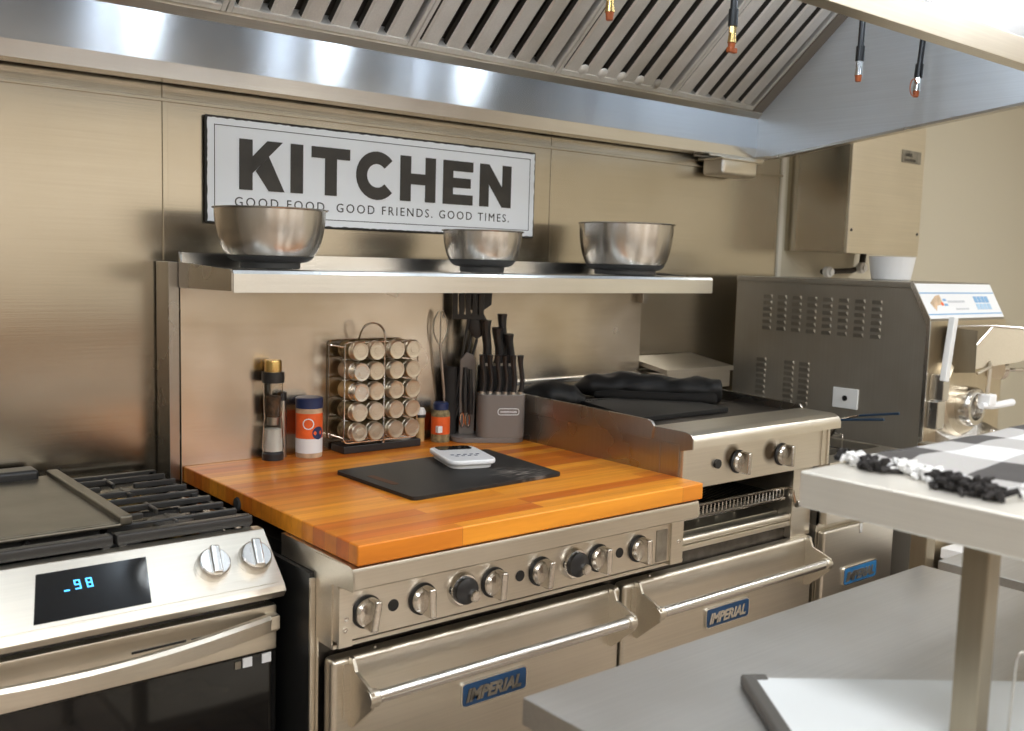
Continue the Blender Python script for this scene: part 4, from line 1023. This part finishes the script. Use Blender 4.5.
pts = [sc2(2.29,1.445), sc2(2.48,1.452), sc2(2.52,1.462), sc2(2.545,1.475), sc2(2.55,1.515)]
MB().tube([(x, yq, z) for x, z in pts[:3]], .011, 10).tube([(x, yq, z) for x, z in pts[2:]], .013, 10).build('pipe_run', M['rust_black'], gpipe)
for x, z in (sc2(2.30,1.445), sc2(2.515,1.463)):
    MB().lathe([(0,0), (.022,0), (.022,.02), (.014,.024), (.014,.03), (0,.03)], (x, yq-.008, z), (0,-1,0), 20).build('valve', M['white_plastic'], gpipe)

# ------------------------------------------------------------------ foreground prep table with over shelf
tb = thing('prep_table', 'stainless steel prep table in the foreground with a raised shelf', 'table', (.43, -1.8, 0))
TX0, TX1, TY0, TY1 = -.067, .932, -2.17, -1.404
MB().box(TX0, TX1, TY0, TY1, .862, .90, .003).build('tabletop', M['steel_table'], tb)
MB().box(TX0+.03, TX1-.03, TY0+.05, TY1-.04, .22, .25, .003).build('undershelf', M['steel'], tb)
for x in (TX0+.05, TX1-.05):
    for y in (TY0+.07, TY1-.06): MB().cyl((x,y,0), (x,y,.862), .02, n=16).build('leg', M['steel'], tb)
gr_ = MB()
for x in (TX0+.012, TX0+.07): gr_.box(x, x+.02, TY1-.30, TY1-.02, .82, .861)
gr_.build('frame_rail', M['steel_front'], tb)
SX0 = .219; SZ = 1.20
m = MB().box(SX0, SX0+1.20, -2.06, -1.602, SZ-.048, SZ, .004, 3); m.build('over_shelf', M['steel_table2'] if 'steel_table2' in M else steel('steel_shelf', (.80,.77,.70), .36, 'y', smudge=.06, metal=.55), tb)
py = -1.820
MB().box(.2505, .2825, py-.016, py+.016, .90, SZ-.048, .003).build('shelf_post', M['steel_post'] if 'steel_post' in M else steel('steel_post', (.36,.31,.23), .36, 'z', bump=.2), tb)
MB().box(.862, .894, py-.016, py+.016, .90, SZ-.048, .003).build('shelf_post', bpy.data.materials['steel_post'], tb)

# second table beyond with its own upright
t2 = thing('side_table', 'farther stainless table end to end with the foreground prep table', 'table', (1.6, -1.75, 0))
MB().box(.985, 2.2, -2.15, -1.408, .862, .90, .003).build('tabletop', M['steel_table'], t2)
MB().box(.948, .982, -1.403, -1.369, .05, 1.13, .003).build('corner_post', bpy.data.materials['steel_post'], t2)
for x, y in ((1.03,-2.1), (2.15,-2.1), (2.15,-1.46)): MB().cyl((x,y,0), (x,y,.862), .02, n=16).build('leg', M['steel'], t2)

# low white freezer seen between the fryer and the table
lf = thing('low_cabinet', 'low dark cabinet with a white top glimpsed beyond the prep table', 'cabinet', (2.5, -1.1, 0))
MB().box(2.14, 2.80, -1.38, -.86, .03, .565, .004).build('cabinet_body', M['dark_steel'], lf)
MB().box(2.13, 2.81, -1.39, -.84, .565, .60, .004).build('cabinet_top', M['white_enamel'], lf)

# white cutting board with dark grip edge on the table
ang = math.radians(-37.3)
wbd = thing('white_board', 'white cutting board with a dark grip edge lying on the prep table', 'cutting board', (.194, -1.554, .9005), ang)
MB().prism([(.012,-.44), (.60,-.44), (.60,0), (.012,0)], .002, .013, 'z', .002).build('board', M['white_board'] if 'white_board' in M else plain('white_board', (.66,.69,.70,1), .45, bump=.2, bscale=300), wbd, local=True)
MB().box(-.006, .014, -.44, .004, 0, .017, .005, 3).box(.006, .03, -.008, .006, .0, .016, .003).build('grip_edge', M['grey_grip'] if 'grey_grip' in M else plain('grey_grip', (.085,.08,.072,1), .55), wbd, local=True)

# wire stand close to the right edge
ws = thing('wire_stand', 'thin bent wire stand standing on the white board behind the shelf post', 'wire stand', (.312, -1.87, .914))
def uloop(p, dx, dy, w, h, r):
    c = Vector(p); s = Vector((dx, dy, 0)).normalized()
    return [c-s*w/2*1.15]+[c-s*w/2+Vector((0,0,h-.012))]+[c-s*(w/2)*math.cos(a*PI/6)+Vector((0,0,h-.012+.012*math.sin(a*PI/6))) for a in range(1, 6)]+[c+s*w/2+Vector((0,0,h-.012)), c+s*w/2*1.15]
MB().tube(uloop((.318,-1.862,.916), .8, -.6, .034, .108, .012), .0016, 8).build('wire_loop', M['steel'], ws)
MB().tube([(.302,-1.850,.9155), (.334,-1.874,.9155), (.300,-1.915,.9155), (.270,-1.892,.9155)], .0016, 8, closed=True).build('wire_base', M['steel'], ws)

# checked towel with fluffy ends on the over shelf
tw = thing('plaid_towel', 'black and white checked towel with fluffy ends lying on the raised shelf', 'towel', (.33, -1.585, SZ))
def tf(u, v):
    x = .335+.70*u; y = -1.604-.36*v
    e = noise.noise(Vector((x*9, y*9, 0)))*.006+noise.noise(Vector((x*3.3, y*4, 2)))*.006
    edge = min(1, min(u, v, 1-u, 1-v)*14)
    x += (1-min(1, u*8))*noise.noise(Vector((0, y*14, 5)))*.05
    return (x, y, SZ+.003+(.010+max(-.008, e))*edge)
m = MB(); m.grid(tf, 90, 50); cl = m.build('cloth', M['plaid'], tw)
def fluff(x0, y0, x1, y1, r, mat, seed, zoff=0):
    r_ = random.Random(seed); m = MB(); a = Vector((x0,y0,0)); b = Vector((x1,y1,0)); L = (b-a).length; n = int(L/.0008)
    for i in range(n):
        p = a.lerp(b, r_.random()); an = r_.uniform(0, 2*PI); el = r_.uniform(.0, 1.35)
        d = Vector((math.cos(an)*math.cos(el), math.sin(an)*math.cos(el), math.sin(el)*.75))
        q0 = p+Vector((0,0,SZ+.003)); q1 = q0+d*r*r_.uniform(.6, 1.1); q1.z = max(q1.z, SZ+.002)
        q2 = q1+Vector((r_.uniform(-1,1), r_.uniform(-1,1), r_.uniform(-1,.4)))*r*.4; q2.z = max(q2.z, SZ+.002)
        m.tube([q0, q1, q2], [.0045,.0042,.002], 5)
    o = m.build('fringe', mat, tw); o['kind'] = 'stuff'; return o
fluff(.338,-1.592,.330,-1.602,.016, M['yarn_black'], 1)
fluff(.322,-1.612,.306,-1.638,.019, M['yarn_white'], 2)
fluff(.302,-1.645,.298,-1.672,.021, M['yarn_black'], 3)
fluff(.322,-1.678,.305,-1.745,.018, M['yarn_white'], 4)
fluff(.282,-1.758,.278,-1.830,.024, M['yarn_black'], 5)
fluff(.315,-1.845,.315,-1.93,.020, M['yarn_white'], 6)

# ------------------------------------------------------------------ light
W = bpy.data.worlds.new('world'); SC.world = W; W.use_nodes = True
W.node_tree.nodes['Background'].inputs[0].default_value = (.9,.93,1,1); W.node_tree.nodes['Background'].inputs[1].default_value = .3
def area(name, loc, rot, sx, sy, e, col):
    l = bpy.data.lights.new(name, 'AREA'); l.shape = 'RECTANGLE'; l.size = sx; l.size_y = sy; l.energy = e; l.color = col
    o = bpy.data.objects.new(name, l); COL.objects.link(o); o.location = loc; o.rotation_euler = rot; return o
for x, y in LP: area('ceiling_lamp', (x, y, CZ-.03), (0,0,0), .55, 1.15, 13 if y > -3 else 30, (.97,.98,1))
SC.view_settings.view_transform = 'Standard'; SC.view_settings.look = 'None'
SC.view_settings.gamma = 1; SC.view_settings.exposure = -0.1; SC.view_settings.use_curve_mapping = False
SC.cycles.max_bounces = 8; SC.cycles.sample_clamp_indirect = 6
SC.cycles.caustics_reflective = True
